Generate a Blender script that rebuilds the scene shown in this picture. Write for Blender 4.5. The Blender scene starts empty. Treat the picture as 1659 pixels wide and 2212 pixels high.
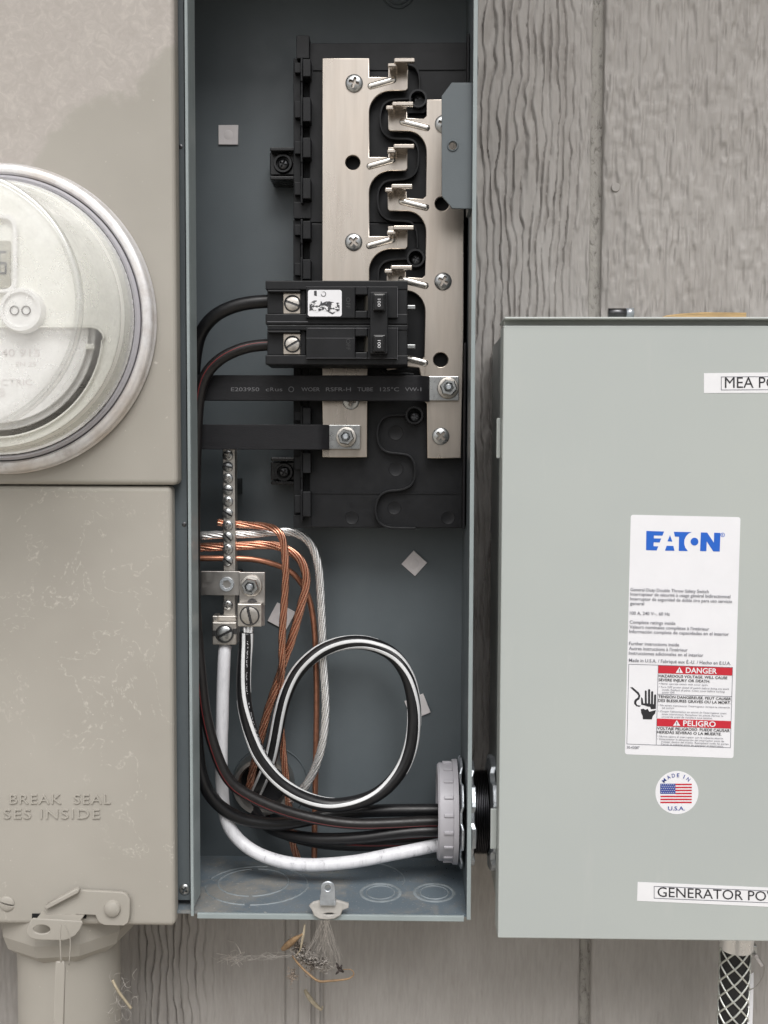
import bpy, bmesh, math, random
import numpy as np
from mathutils import Vector, Matrix
from math import radians, sin, cos, pi

random.seed(7); rng = np.random.default_rng(7)
scn = bpy.context.scene
col = scn.collection

# ------------------------------------------------------------------ camera
W, H = 1659.0, 2212.0                     # working grid in which positions on the photograph were measured
DIST = 0.62                               # metres from the lens to the front edge of the open enclosure
MPP = 0.00027                             # metres per grid unit on that plane
FPX = DIST / MPP
TILT, YAW, ROLL = 0.0565, 0.020, 0.0032
fwd = Vector((-sin(YAW) * cos(TILT), cos(YAW) * cos(TILT), -sin(TILT)))
r0 = Vector((cos(YAW), sin(YAW), 0)); u0 = r0.cross(fwd)
rgt = r0 * cos(ROLL) + u0 * sin(ROLL); upv = u0 * cos(ROLL) - r0 * sin(ROLL)
CAM = -fwd * (DIST / fwd.y)
cam_d = bpy.data.cameras.new('camera'); cam = bpy.data.objects.new('camera', cam_d); col.objects.link(cam)
m = Matrix((rgt, upv, -fwd)).transposed().to_4x4(); m.translation = CAM
cam.matrix_world = m
cam_d.sensor_fit = 'VERTICAL'; cam_d.sensor_height = 24; cam_d.lens = 24 * FPX / H
cam_d.clip_start = 0.01; cam_d.clip_end = 500
scn.camera = cam

# ------------------------------------------------------------------ sky and sun (overcast day)
SUN_EL, SUN_AZ = radians(50), radians(18)      # azimuth seen from the wall: a little to the right of straight out
world = bpy.data.worlds.new('World'); scn.world = world; world.use_nodes = True
nt = world.node_tree; bg = nt.nodes['Background']
sky = nt.nodes.new('ShaderNodeTexSky'); sky.sky_type = 'NISHITA'; sky.sun_disc = False
sky.sun_elevation = SUN_EL; sky.sun_rotation = pi + SUN_AZ; sky.air_density = 1.0; sky.dust_density = 4.0
hs = nt.nodes.new('ShaderNodeHueSaturation'); hs.inputs['Saturation'].default_value = 0.22
nt.links.new(sky.outputs[0], hs.inputs['Color']); nt.links.new(hs.outputs[0], bg.inputs[0]); bg.inputs[1].default_value = 0.075
sun_d = bpy.data.lights.new('sun', 'SUN'); sun_d.energy = 1.5; sun_d.angle = radians(32); sun_d.color = (1, .985, .965)
sun = bpy.data.objects.new('sun', sun_d); col.objects.link(sun)
sd = Vector((sin(SUN_AZ) * cos(SUN_EL), -cos(SUN_AZ) * cos(SUN_EL), sin(SUN_EL)))
sun.rotation_euler = sd.to_track_quat('Z', 'Y').to_euler(); sun.location = sd * 3
scn.view_settings.view_transform = 'Standard'; scn.view_settings.look = 'None'
scn.view_settings.exposure = 0.60; scn.view_settings.gamma = 1.0
try:
    scn.cycles.max_bounces = 10; scn.cycles.diffuse_bounces = 6; scn.cycles.transparent_max_bounces = 16
except Exception: pass

# ------------------------------------------------------------------ measuring
def ray(px, py):
    return rgt * ((px - W / 2) / FPX) - upv * ((py - H / 2) / FPX) + fwd
def U(px, py, Y):
    d = ray(px, py); t = (Y - CAM.y) / d.y
    return CAM + d * t
def UZ(px, py, Z):
    d = ray(px, py); t = (Z - CAM.z) / d.z
    return CAM + d * t
def R(n, Y): return n * MPP * (DIST + Y) / DIST        # length in metres of n grid units at depth Y
def XM(px, py0, py1, Y): return (U(px, py0, Y).x + U(px, py1, Y).x) / 2
def ZM(py, px0, px1, Y): return (U(px0, py, Y).z + U(px1, py, Y).z) / 2

# ------------------------------------------------------------------ materials
MATS = {}
class NB:
    def __init__(s, name):
        s.m = bpy.data.materials.new(name); s.m.use_nodes = True; s.t = s.m.node_tree
        s.b = s.t.nodes['Principled BSDF']; s.tc = None; MATS[name] = s.m
    def n(s, typ, **kw):
        o = s.t.nodes.new(typ)
        for k, v in kw.items():
            if k in o.inputs: o.inputs[k].default_value = v
            else: setattr(o, k, v)
        return o
    def l(s, a, b): s.t.links.new(a, b)
    def co(s, scale=(1, 1, 1)):
        if s.tc is None: s.tc = s.n('ShaderNodeNewGeometry')
        mp = s.n('ShaderNodeMapping'); mp.inputs['Scale'].default_value = scale
        s.l(s.tc.outputs['Position'], mp.inputs[0]); return mp.outputs[0]
    def noise(s, scale, detail=3, rough=.5, st=(1, 1, 1), dist=0):
        o = s.n('ShaderNodeTexNoise'); o.inputs['Scale'].default_value = scale; o.inputs['Detail'].default_value = detail
        o.inputs['Roughness'].default_value = rough; o.inputs['Distortion'].default_value = dist
        s.l(s.co(st), o.inputs['Vector']); return o.outputs['Fac']
    def ramp(s, fac, stops):
        o = s.n('ShaderNodeValToRGB'); el = o.color_ramp.elements
        while len(el) < len(stops): el.new(.5)
        for e, (p, c) in zip(el, stops):
            e.position = p; e.color = (*c, 1) if len(c) == 3 else c
        s.l(fac, o.inputs[0]); return o.outputs[0]
    def mix(s, fac, a, b, mode='MIX'):
        o = s.n('ShaderNodeMix', data_type='RGBA', blend_type=mode)
        for sock, v in ((o.inputs[0], fac), (o.inputs[6], a), (o.inputs[7], b)):
            if hasattr(v, 'is_output') or isinstance(v, bpy.types.NodeSocket): s.l(v, sock)
            else: sock.default_value = v if isinstance(v, (int, float)) else (*v, 1)
        return o.outputs[2]
    def math(s, op, a, b=None):
        o = s.n('ShaderNodeMath', operation=op)
        for i, v in enumerate((a, b)):
            if v is None: continue
            if isinstance(v, bpy.types.NodeSocket): s.l(v, o.inputs[i])
            else: o.inputs[i].default_value = v
        return o.outputs[0]
    def setc(s, c):
        if isinstance(c, bpy.types.NodeSocket): s.l(c, s.b.inputs['Base Color'])
        else: s.b.inputs['Base Color'].default_value = (*c, 1)
    def bump(s, h, strength=.3, dist=.001):
        o = s.n('ShaderNodeBump'); o.inputs['Strength'].default_value = strength; o.inputs['Distance'].default_value = dist
        s.l(h, o.inputs['Height']); s.l(o.outputs[0], s.b.inputs['Normal'])
    def p(s, rough=.5, metal=0, spec=.5):
        s.b.inputs['Metallic'].default_value = metal; s.b.inputs['Specular IOR Level'].default_value = spec
        if isinstance(rough, bpy.types.NodeSocket): s.l(rough, s.b.inputs['Roughness'])
        else: s.b.inputs['Roughness'].default_value = rough
        return s.m

def simple(name, c, rough=.5, metal=0, var=.12, vs=60, bump=0, bs=900, bd=.0004, spec=.5, st=(1, 1, 1)):
    k = NB(name); f = k.noise(vs, 4, .6, st)
    lo = tuple(max(0, x * (1 - var)) for x in c); hi = tuple(min(1, x * (1 + var)) for x in c)
    k.setc(k.ramp(f, [(.3, lo), (.7, hi)]))
    if bump: k.bump(k.noise(bs, 2, .5, st), bump, bd)
    rr = k.ramp(k.noise(vs * 2.3, 3), [(.3, (rough * .85,) * 3), (.7, (min(1, rough * 1.15),) * 3)])
    return k.p(rr, metal, spec)

simple('shaded_grey_paint', (.105, .124, .135), .42, 0, .05, 30, .18, 1600, .0003)  # enclosure grey, darkened: the shade of the interior is in the colour
simple('lit_grey_paint', (.30, .345, .35), .38, 0, .06, 40, .1, 1600, .0003)  # same enclosure grey, lighter copy for the edges that catch light
k = NB('switch_paint'); a = k.noise(7, 3, .5); b = k.noise(90, 5, .65, (1, 1, .18)); d = k.noise(520, 2, .5)
c = k.ramp(a, [(.3, (.425, .455, .445)), (.7, (.455, .485, .465))])
c = k.mix(k.math('MULTIPLY', k.ramp(b, [(.58, (0, 0, 0)), (.75, (1, 1, 1))]), .22), c, (.52, .53, .51))
c = k.mix(k.math('MULTIPLY', k.ramp(d, [(.80, (0, 0, 0)), (.83, (1, 1, 1))]), .5), c, (.62, .63, .61))
k.setc(c); hh = k.math('ADD', k.math('MULTIPLY', k.noise(2200, 2), .12), k.math('MULTIPLY', k.noise(9, 2), 9.0)); k.bump(hh, .16, .0003); k.p(k.ramp(k.noise(24, 4), [(.3, (.32,) * 3), (.7, (.44,) * 3)]))
simple('black_plastic', (.011, .0115, .013), .45, 0, .2, 90, .12, 2500, .0002, spec=.28)
simple('black_plastic_gloss', (.008, .008, .009), .28, 0, .15, 90)
simple('black_jacket', (.008, .008, .0092), .38, 0, .25, 120, .1, 700, .0003)
simple('brown_jacket', (.0105, .009, .0092), .42, 0, .3, 120, .1, 700, .0003)
simple('toggle_plastic', (.16, .15, .13), .4, 0, .1, 90)
simple('toggle_dark', (.035, .035, .037), .5)
simple('heat_shrink', (.011, .011, .013), .55, 0, .15, 60, .3, 500, .0003, spec=.28, st=(1, 1, 6))
simple('red_stripe', (.16, .018, .02), .4)
simple('white_stripe', (.72, .73, .74), .45, 0, .05)
simple('steel', (.46, .47, .47), .30, .9, .12, 150)
simple('zinc', (.58, .62, .66), .34, .7, .14, 200, .15, 600, .0003)
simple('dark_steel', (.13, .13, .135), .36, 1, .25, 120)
simple('thread_steel', (.10, .10, .11), .35, 1, .25, 120)
simple('lug_metal', (.60, .57, .53), .42, 1, .12, 180, .2, 900, .0003)
simple('bracket_metal', (.50, .48, .46), .40, 1, .10, 90, .1, 900, .0002)
simple('copper', (.70, .36, .245), .26, .9, .10, 60)
simple('solid_copper', (.58, .27, .175), .36, .85, .22, 220)
simple('aluminium_wire', (.86, .85, .84), .28, .75, .07, 60)
simple('bushing_plastic', (.44, .43, .46), .5, 0, .06, 40)
simple('tin_ridge', (.70, .67, .63), .2, .95, .12, 200)
simple('collar_metal', (.86, .85, .84), .28, .55, .06, 60)
simple('nest', (.36, .30, .25), .9, 0, .3, 300)
simple('mount_pad', (.74, .70, .70), .7, 0, .06, 90)
simple('sticker_white', (.80, .80, .83), .5, 0, .02, 60)
simple('tape_white', (.80, .80, .82), .45, 0, .02, 60)
simple('ink_black', (.02, .02, .024), .6)
simple('ink_grey', (.16, .16, .19), .6)
simple('ink_blue', (.012, .12, .56), .5, 0, .02)
simple('ink_navy', (.03, .06, .30), .5, 0, .05)
simple('ink_red', (.55, .018, .035), .5, 0, .03)
simple('print_grey', (.13, .13, .14), .6)
simple('print_white', (.62, .62, .64), .6)
simple('meter_cream', (.90, .895, .845), .5, 0, .04, 20)
simple('meter_white', (.90, .89, .89), .45, 0, .05, 40)
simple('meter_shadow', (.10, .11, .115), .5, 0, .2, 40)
simple('lcd', (.40, .38, .31), .4, 0, .1, 60)
simple('port_hole', (.10, .085, .08), .5, 0, .2, 400)
simple('straw', (.27, .175, .095), .7, 0, .3, 300)
simple('pale_straw', (.42, .36, .26), .7, 0, .2, 300)
simple('grey_ring', (.215, .245, .262), .6, 0, .25, 120)  # slightly lighter grey of the floor knockout rings
simple('web', (.62, .58, .54), .8, 0, .2, 300)
simple('insect', (.03, .022, .02), .6)
simple('wood_block', (.50, .34, .16), .6, 0, .25, 60, st=(1, 8, 8))
simple('cord_black', (.014, .014, .015), .6, 0, .2, 200, .2, 900, .0004)
simple('grip_wire', (.70, .72, .68), .35, .7, .12, 300)
simple('string', (.35, .33, .30), .7)
simple('dust', (.42, .405, .38), .9, 0, .15, 200)
simple('ground_gravel', (.44, .405, .35), .95, 0, .4, 8)

# tin plated bus bar with a warm sheen and brushed streaks
k = NB('tin_bus'); f = k.noise(26, 4, .6, (1, 1, .35)); f2 = k.noise(240, 3, .6, (1, 1, .08))
c = k.ramp(f, [(.25, (.51, .45, .385)), (.5, (.61, .555, .49)), (.75, (.64, .56, .48))])
k.setc(k.mix(.35, c, k.ramp(f2, [(.35, (.46, .40, .35)), (.65, (.64, .57, .51))])))
k.bump(f2, .12, .0002); k.p(k.ramp(f, [(.3, (.22,) * 3), (.7, (.34,) * 3)]), .92)

# meter cabinet paint: chalky, worn, with a cloudy oxidised patch on the cover
def cabinet_paint(name, worn, tracks):
    k = NB(name)
    base = k.ramp(k.noise(9, 4, .55), [(.3, (.355, .333, .295)), (.7, (.41, .387, .346))])
    if worn:                                   # oxidised patch: upper left of a wavy diagonal line
        sx = k.n('ShaderNodeSeparateXYZ'); k.l(k.co(), sx.inputs[0])
        d = k.math('SUBTRACT', k.math('MULTIPLY', sx.outputs[2], 1.0), k.math('MULTIPLY', sx.outputs[0], .85))
        d = k.math('ADD', d, k.math('MULTIPLY', k.noise(26, 6, .62), .085))
        patch = k.ramp(d, [(.405, (0, 0, 0)), (.412, (1, 1, 1))])
        mott = k.ramp(k.noise(150, 7, .72, dist=1.2), [(.35, (.41, .375, .345)), (.52, (.445, .41, .38)), (.68, (.51, .475, .435))])
        base = k.mix(patch, base, mott)
    if tracks:                                 # thin crawling tracks of pale oxide
        a = k.noise(17, 5, .62, dist=.4)
        ln = k.math('ABSOLUTE', k.math('SUBTRACT', a, .5))
        msk = k.ramp(ln, [(0, (1, 1, 1)), (.009, (0, 0, 0))])
        fine = k.ramp(k.noise(420, 5, .7), [(.46, (0, 0, 0)), (.6, (1, 1, 1))])
        reg = k.ramp(k.noise(6, 2, .5), [(.40, (0, 0, 0)), (.52, (1, 1, 1))])
        f = k.math('MULTIPLY', k.math('MULTIPLY', msk, fine), k.math('MULTIPLY', reg, .5))
        base = k.mix(f, base, (.68, .65, .59))
    sp = k.ramp(k.noise(330, 2, .5), [(.74, (0, 0, 0)), (.78, (1, 1, 1))])
    base = k.mix(k.math('MULTIPLY', sp, .6), base, (.62, .59, .54))
    k.setc(base); k.bump(k.noise(1500, 2), .15, .0003); k.p(.55, 0, .4)
cabinet_paint('cabinet_paint', False, False)
cabinet_paint('cabinet_cover_worn', True, False)
cabinet_paint('cabinet_cover_tracks', False, True)

# painted hardboard siding
k = NB('siding'); f = k.noise(40, 5, .6, (1, 1, .25)); g = k.noise(600, 4, .6, (1, 1, .12))
c = k.ramp(f, [(.3, (.345, .325, .308)), (.7, (.41, .390, .372))])
c = k.mix(.25, c, k.ramp(g, [(.35, (.31, .288, .268)), (.65, (.47, .448, .425))]))
k.setc(c); k.bump(g, .35, .0006); k.p(.6, 0, .35)
k = NB('siding_groove'); g = k.noise(260, 5, .7, (1, 1, .5), .6)
k.setc(k.ramp(g, [(.32, (.15, .14, .125)), (.45, (.35, .335, .31)), (.7, (.41, .39, .36))])); k.bump(g, .8, .0012); k.p(.7, 0, .3)

# enclosure floor: paint under a film of dust with wiped patches
k = NB('dusty_paint'); a = k.noise(15, 6, .68); b = k.noise(300, 4, .7)
msk = k.math('ADD', k.math('MULTIPLY', a, .8), k.math('MULTIPLY', b, .2))
msk = k.ramp(msk, [(.48, (0, 0, 0)), (.60, (1, 1, 1))])
sp = k.ramp(k.noise(700, 3, .6), [(.64, (0, 0, 0)), (.70, (1, 1, 1))])
c = k.mix(msk, (.135, .168, .196), (.225, .220, .205))
k.setc(k.mix(k.math('MULTIPLY', sp, .7), c, (.45, .43, .40))); k.p(k.ramp(msk, [(0, (.3,) * 3), (1, (.8,) * 3)]))

# white cable jacket with scuffs
k = NB('white_jacket'); a = k.noise(160, 5, .7, (1, 1, .25), .5)
k.setc(k.ramp(a, [(.30, (.30, .30, .32)), (.40, (.66, .66, .69)), (.55, (.76, .76, .79))])); k.p(.42)

# sealing ring: worn galvanised sheet
k = NB('ring_metal'); a = k.noise(90, 5, .65); b = k.noise(18, 3)
c = k.ramp(a, [(.3, (.60, .57, .56)), (.5, (.78, .765, .765)), (.72, (.91, .90, .91))])
k.setc(k.mix(k.ramp(b, [(.5, (0, 0, 0)), (.66, (1, 1, 1))]), c, (.62, .54, .47))); k.bump(a, .4, .0006); k.p(k.ramp(a, [(.3, (.5,) * 3), (.7, (.3,) * 3)]), .45)

# weathered glass of the meter cover; white glare painted in as diffuse haze
k = NB('meter_glass'); t = k.t
tr = k.n('ShaderNodeBsdfTransparent'); tr.inputs[0].default_value = (.99, .995, .985, 1)
gl = k.n('ShaderNodeBsdfGlossy'); gl.inputs['Roughness'].default_value = .04
df = k.n('ShaderNodeBsdfDiffuse'); df.inputs[0].default_value = (.88, .88, .87, 1)
lw = k.n('ShaderNodeLayerWeight'); lw.inputs[0].default_value = .18
m1 = k.n('ShaderNodeMixShader'); k.l(k.math('MULTIPLY', lw.outputs['Fresnel'], .55), m1.inputs[0]); k.l(tr.outputs[0], m1.inputs[1]); k.l(gl.outputs[0], m1.inputs[2])
hz = k.ramp(k.noise(30, 5, .65), [(.35, (.16,) * 3), (.7, (.44,) * 3)])
m2 = k.n('ShaderNodeMixShader'); k.l(hz, m2.inputs[0]); k.l(m1.outputs[0], m2.inputs[1]); k.l(df.outputs[0], m2.inputs[2])
k.l(m2.outputs[0], t.nodes['Material Output'].inputs[0])

k = NB('edge_highlight'); tr = k.n('ShaderNodeBsdfTransparent'); df = k.n('ShaderNodeBsdfGlossy'); df.inputs[0].default_value = (.95, .95, .93, 1); df.inputs['Roughness'].default_value = .25  # pale gloss for the highlight arc along the dome edge
mx = k.n('ShaderNodeMixShader'); mx.inputs[0].default_value = .22; k.l(tr.outputs[0], mx.inputs[1]); k.l(df.outputs[0], mx.inputs[2]); k.l(mx.outputs[0], k.t.nodes['Material Output'].inputs[0])

# breaker rating sticker: white glossy paper with broken black print blocks
k = NB('rating_print'); a = k.noise(330, 2, .4, (1, 1, 1.6)); b = k.noise(1500, 2, .5)
q = k.math('ADD', k.math('MULTIPLY', a, .75), k.math('MULTIPLY', b, .25))
k.setc(k.ramp(q, [(.50, (.05, .05, .055)), (.54, (.8, .8, .82))])); k.p(.3)

# ------------------------------------------------------------------ mesh helpers
def link(o, parent=None):
    col.objects.link(o)
    if parent is not None:
        o.parent = parent; o.matrix_parent_inverse = Matrix.Translation(-WL[parent.name])
        WL[o.name] = Vector((0, 0, 0)) if o.type == 'MESH' and o.location.length == 0 else o.location.copy()
        if o.parent.parent is not None or o.parent.type == 'MESH': pass
    else: WL[o.name] = o.location.copy()
    return o
WL = {}
def thing(name, loc, label, cat, group=None):
    o = bpy.data.objects.new(name, None); o.location = loc; o.empty_display_size = .01
    link(o); return tag(o, label, cat, group)
def tag(o, label, cat, group=None):
    o['label'] = label; o['category'] = cat
    if group: o['group'] = group
    return o
def mk(name, verts, faces, mat, parent=None, smooth=False, bevel=0, seg=2, label=None):
    me = bpy.data.meshes.new(name); me.from_pydata([tuple(v) for v in verts], [], faces)
    bm = bmesh.new(); bm.from_mesh(me); bmesh.ops.recalc_face_normals(bm, faces=bm.faces); bm.to_mesh(me); bm.free()
    return mo(name, me, mat, parent, smooth, bevel, seg, label)
def mo(name, me, mat, parent=None, smooth=False, bevel=0, seg=2, label=None):
    me.materials.clear(); me.materials.append(MATS[mat])
    if smooth: me.polygons.foreach_set('use_smooth', [True] * len(me.polygons))
    o = bpy.data.objects.new(name, me); link(o, parent)
    if bevel:
        b = o.modifiers.new('bevel', 'BEVEL'); b.width = bevel; b.segments = seg; b.limit_method = 'ANGLE'; b.angle_limit = radians(40)
    if label: o['label'] = label
    return o
BF = [(0, 1, 3, 2), (4, 6, 7, 5), (0, 4, 5, 1), (2, 3, 7, 6), (0, 2, 6, 4), (1, 5, 7, 3)]
def bxv(x0, x1, y0, y1, z0, z1): return [(x, y, z) for x in (x0, x1) for y in (y0, y1) for z in (z0, z1)]
def box(name, x0, x1, y0, y1, z0, z1, mat, parent=None, bevel=0, **k):
    return mk(name, bxv(x0, x1, y0, y1, z0, z1), BF, mat, parent, bevel=bevel, **k)
def boxes(name, lst, mat, parent=None, bevel=0, **k):
    v = []; f = []
    for b in lst:
        n = len(v); v += bxv(*b); f += [tuple(i + n for i in q) for q in BF]
    return mk(name, v, f, mat, parent, bevel=bevel, **k)
def pb(px0, py0, px1, py1, Yf, Yb):
    return (XM(px0, py0, py1, Yf), XM(px1, py0, py1, Yf), Yf, Yb, ZM(py1, px0, px1, Yf), ZM(py0, px0, px1, Yf))
def pbox(name, px0, py0, px1, py1, Yf, Yb, mat, parent=None, bevel=0, **k):
    return box(name, *pb(px0, py0, px1, py1, Yf, Yb), mat, parent, bevel, **k)

def prism_w(name, loops, Yf, Yb, mat, parent=None, bevel=0, smooth=False, label=None):
    """flat plate from outline loops of (x, z) in metres; inner loops are holes"""
    cu = bpy.data.curves.new('c', 'CURVE'); cu.dimensions = '2D'; cu.fill_mode = 'BOTH'
    for lp in loops:
        sp = cu.splines.new('POLY'); sp.points.add(len(lp) - 1); sp.use_cyclic_u = True
        for p_, q in zip(sp.points, lp): p_.co = (q[0], q[1], 0, 1)
    d = (Yb - Yf) / 2; cu.extrude = max(0, d - bevel); cu.bevel_depth = bevel; cu.bevel_resolution = 1; cu.offset = -bevel
    ob = bpy.data.objects.new('c', cu); me = bpy.data.meshes.new_from_object(ob)
    bpy.data.objects.remove(ob); bpy.data.curves.remove(cu)
    for v in me.vertices: v.co = (v.co.x, (Yf + Yb) / 2 - v.co.z, v.co.y)
    me.name = name
    return mo(name, me, mat, parent, smooth, label=label)
def prism(name, loops, Yf, Yb, mat, parent=None, bevel=0, **k):
    lw_ = [[(U(x, y, Yf).x, U(x, y, Yf).z) for x, y in lp] for lp in loops]
    return prism_w(name, lw_, Yf, Yb, mat, parent, bevel, **k)
def circ(cx, cy, r, n=32, a0=0, a1=2 * pi): return [(cx + r * cos(a0 + (a1 - a0) * i / n), cy + r * sin(a0 + (a1 - a0) * i / n)) for i in range(n)]
def arc(cx, cy, r, d0, d1, n=8): return [(cx + r * cos(radians(d0 + (d1 - d0) * i / n)), cy + r * sin(radians(d0 + (d1 - d0) * i / n))) for i in range(n + 1)]
def rrect(x0, y0, x1, y1, r, n=4):
    return arc(x1 - r, y0 + r, r, -90, 0, n) + arc(x1 - r, y1 - r, r, 0, 90, n) + arc(x0 + r, y1 - r, r, 90, 180, n) + arc(x0 + r, y0 + r, r, 180, 270, n)

def lathe_data(profile, n=32, axis='Y', a0=0, a1=2 * pi):
    """profile of (radius, height); height runs along -Y (towards the camera) or along X or Z"""
    v = []; f = []; full = abs(a1 - a0 - 2 * pi) < 1e-6; cnt = n if full else n + 1
    for r, h in profile:
        for i in range(cnt):
            a = a0 + (a1 - a0) * i / n; c_, s_ = r * cos(a), r * sin(a)
            v.append({'Y': (c_, -h, s_), 'X': (h, c_, s_), 'Z': (c_, s_, h)}[axis])
    for j in range(len(profile) - 1):
        for i in range(n):
            i2 = (i + 1) % cnt
            f.append((j * cnt + i, j * cnt + i2, (j + 1) * cnt + i2, (j + 1) * cnt + i))
    return v, f
def lathe(name, profile, loc, mat, parent=None, n=32, axis='Y', smooth=True, sharp=True, label=None, **k):
    v, f = lathe_data(profile, n, axis, **k)
    o = mk(name, [tuple(Vector(q) + Vector(loc)) for q in v], f, mat, parent, smooth=smooth, label=label)
    if sharp and smooth: o.data.set_sharp_from_angle(angle=radians(35))
    return o

def spline(pts, per=8):
    P = [Vector(p) for p in pts]; out = []
    P = [P[0] * 2 - P[1]] + P + [P[-1] * 2 - P[-2]]
    for i in range(1, len(P) - 2):
        a, b, c_, d = P[i - 1:i + 3]
        for j in range(per):
            t = j / per; t2 = t * t; t3 = t2 * t
            out.append(.5 * ((2 * b) + (c_ - a) * t + (2 * a - 5 * b + 4 * c_ - d) * t2 + (3 * b - a - 3 * c_ + d) * t3))
    out.append(P[-2]); return out
def smoothpath(path, it=2):
    for _ in range(it):
        path = [path[0]] + [(path[i - 1] + path[i] * 2 + path[i + 1]) / 4 for i in range(1, len(path) - 1)] + [path[-1]]
    return path
def path_of(pts, per=8): return smoothpath(spline([U(*p) for p in pts], per), 3)
def frames(path):
    T = [(path[min(i + 1, len(path) - 1)] - path[max(i - 1, 0)]).normalized() for i in range(len(path))]
    V0 = Vector((0, -1, 0)); V0 = (V0 - T[0] * V0.dot(T[0]))
    if V0.length < .05: V0 = Vector((0, 0, 1)) - T[0] * T[0].z
    V0.normalize(); out = []
    for t in T:
        V0 = (V0 - t * V0.dot(t)).normalized(); out.append((t, V0.copy(), t.cross(V0)))
    return out
def camframes(path):
    out = []; last = None
    for i in range(len(path)):
        t = (path[min(i + 1, len(path) - 1)] - path[max(i - 1, 0)]).normalized()
        d = (CAM - path[i]).normalized(); v = d - t * d.dot(t)
        v = v.normalized() if v.length > .15 or last is None else (last - t * last.dot(t)).normalized()
        last = v; out.append((t, v, t.cross(v)))
    return out
def tube_data(path, r, seg=14, fr=None, caps=True, verts=None, faces=None):
    fr = fr or frames(path); v = verts if verts is not None else []; f = faces if faces is not None else []; b0 = len(v)
    for i, p in enumerate(path):
        _, a, b = fr[i]; rr = r(i / (len(path) - 1)) if callable(r) else r
        for j in range(seg):
            th = 2 * pi * j / seg; v.append(p + a * (rr * cos(th)) + b * (rr * sin(th)))
    for i in range(len(path) - 1):
        for j in range(seg):
            j2 = (j + 1) % seg; f.append((b0 + i * seg + j, b0 + i * seg + j2, b0 + (i + 1) * seg + j2, b0 + (i + 1) * seg + j))
    if caps:
        f.append(tuple(b0 + j for j in range(seg))[::-1]); f.append(tuple(b0 + (len(path) - 1) * seg + j for j in range(seg)))
    return v, f
def tube(name, path, r, mat, parent=None, seg=14, **k):
    v, f = tube_data(path, r, seg); return mk(name, v, f, mat, parent, smooth=True, **k)
def stripe(name, path, r, ang, half, mat, parent=None, seg=4, rng_=(0, 1), lift=1.02):
    fr = camframes(path); v = []; f = []; n = len(path); i0, i1 = int(rng_[0] * (n - 1)), int(rng_[1] * (n - 1))
    for i in range(i0, i1 + 1):
        t, a, b = fr[i]; s = i / (n - 1); an = ang(s) if callable(ang) else ang
        for lf in (lift, .97):
            for j in range(seg + 1):
                th = an - half + 2 * half * j / seg; v.append(path[i] + (a * cos(th) + b * sin(th)) * r * lf)
    w = 2 * (seg + 1)
    for i in range(i1 - i0):
        for j in range(seg): f.append((i * w + j, i * w + j + 1, (i + 1) * w + j + 1, (i + 1) * w + j))
        for j in (0, seg): f.append((i * w + j, (i + 1) * w + j, (i + 1) * w + seg + 1 + j, i * w + seg + 1 + j))
    return mk(name, v, f, mat, parent, smooth=True)
def stranded(name, path, r, n, pitch, mat, parent=None, seg=6, tight=1.0):
    fr = frames(path); s = 0; v = []; f = []; S = [0]
    for i in range(1, len(path)): s += (path[i] - path[i - 1]).length; S.append(s)
    rs = r * sin(pi / n) / (1 + sin(pi / n)) * 1.02; ro = r - rs
    for kx in range(n):
        pp = []
        for i, p in enumerate(path):
            a = 2 * pi * (S[i] / pitch + kx / n)
            pp.append(p + (fr[i][1] * cos(a) + fr[i][2] * sin(a)) * ro)
        tube_data(pp, rs, seg, None, True, v, f)
    tube_data(path, ro * .9, 8, fr, True, v, f)
    return mk(name, v, f, mat, parent, smooth=True)

# ------------------------------------------------------------------ lettering
_cap = {}
def text_mesh(s, bold=0.0, spacing=1.0):
    cu = bpy.data.curves.new('t', 'FONT'); cu.body = s; cu.size = 1; cu.offset = bold; cu.resolution_u = 3; cu.space_character = spacing
    cu.fill_mode = 'FRONT'
    ob = bpy.data.objects.new('t', cu); me = bpy.data.meshes.new_from_object(ob)
    bpy.data.objects.remove(ob); bpy.data.curves.remove(cu); return me
def cap_height():
    if 'h' not in _cap:
        me = text_mesh('H'); ys = [v.co.y for v in me.vertices]; _cap['h'] = max(ys); bpy.data.meshes.remove(me)
    return _cap['h']
def text(name, s, fn, x0, x1, base, cap, mat, parent, bold=0.0, spacing=1.0, label=None, depth=0):
    """letters laid between x0 and x1 on a baseline, in the flat coordinates that fn(x, y) turns into world points (y down)"""
    me = text_mesh(s, bold, spacing); xs = [v.co.x for v in me.vertices]; a, b = min(xs), max(xs); ch = cap_height()
    for v in me.vertices:
        v.co = fn(x0 + (v.co.x - a) / (b - a) * (x1 - x0), base - v.co.y / ch * cap)
    if depth:
        bm = bmesh.new(); bm.from_mesh(me); bmesh.ops.remove_doubles(bm, verts=bm.verts, dist=1e-6)
        r_ = bmesh.ops.extrude_face_region(bm, geom=bm.faces[:])
        for e in r_['geom']:
            if isinstance(e, bmesh.types.BMVert): e.co.y -= depth
        bm.to_mesh(me); bm.free()
    me.name = name
    return mo(name, me, mat, parent, label=label)
def on(Y): return lambda x, y: U(x, y, Y)

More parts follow.
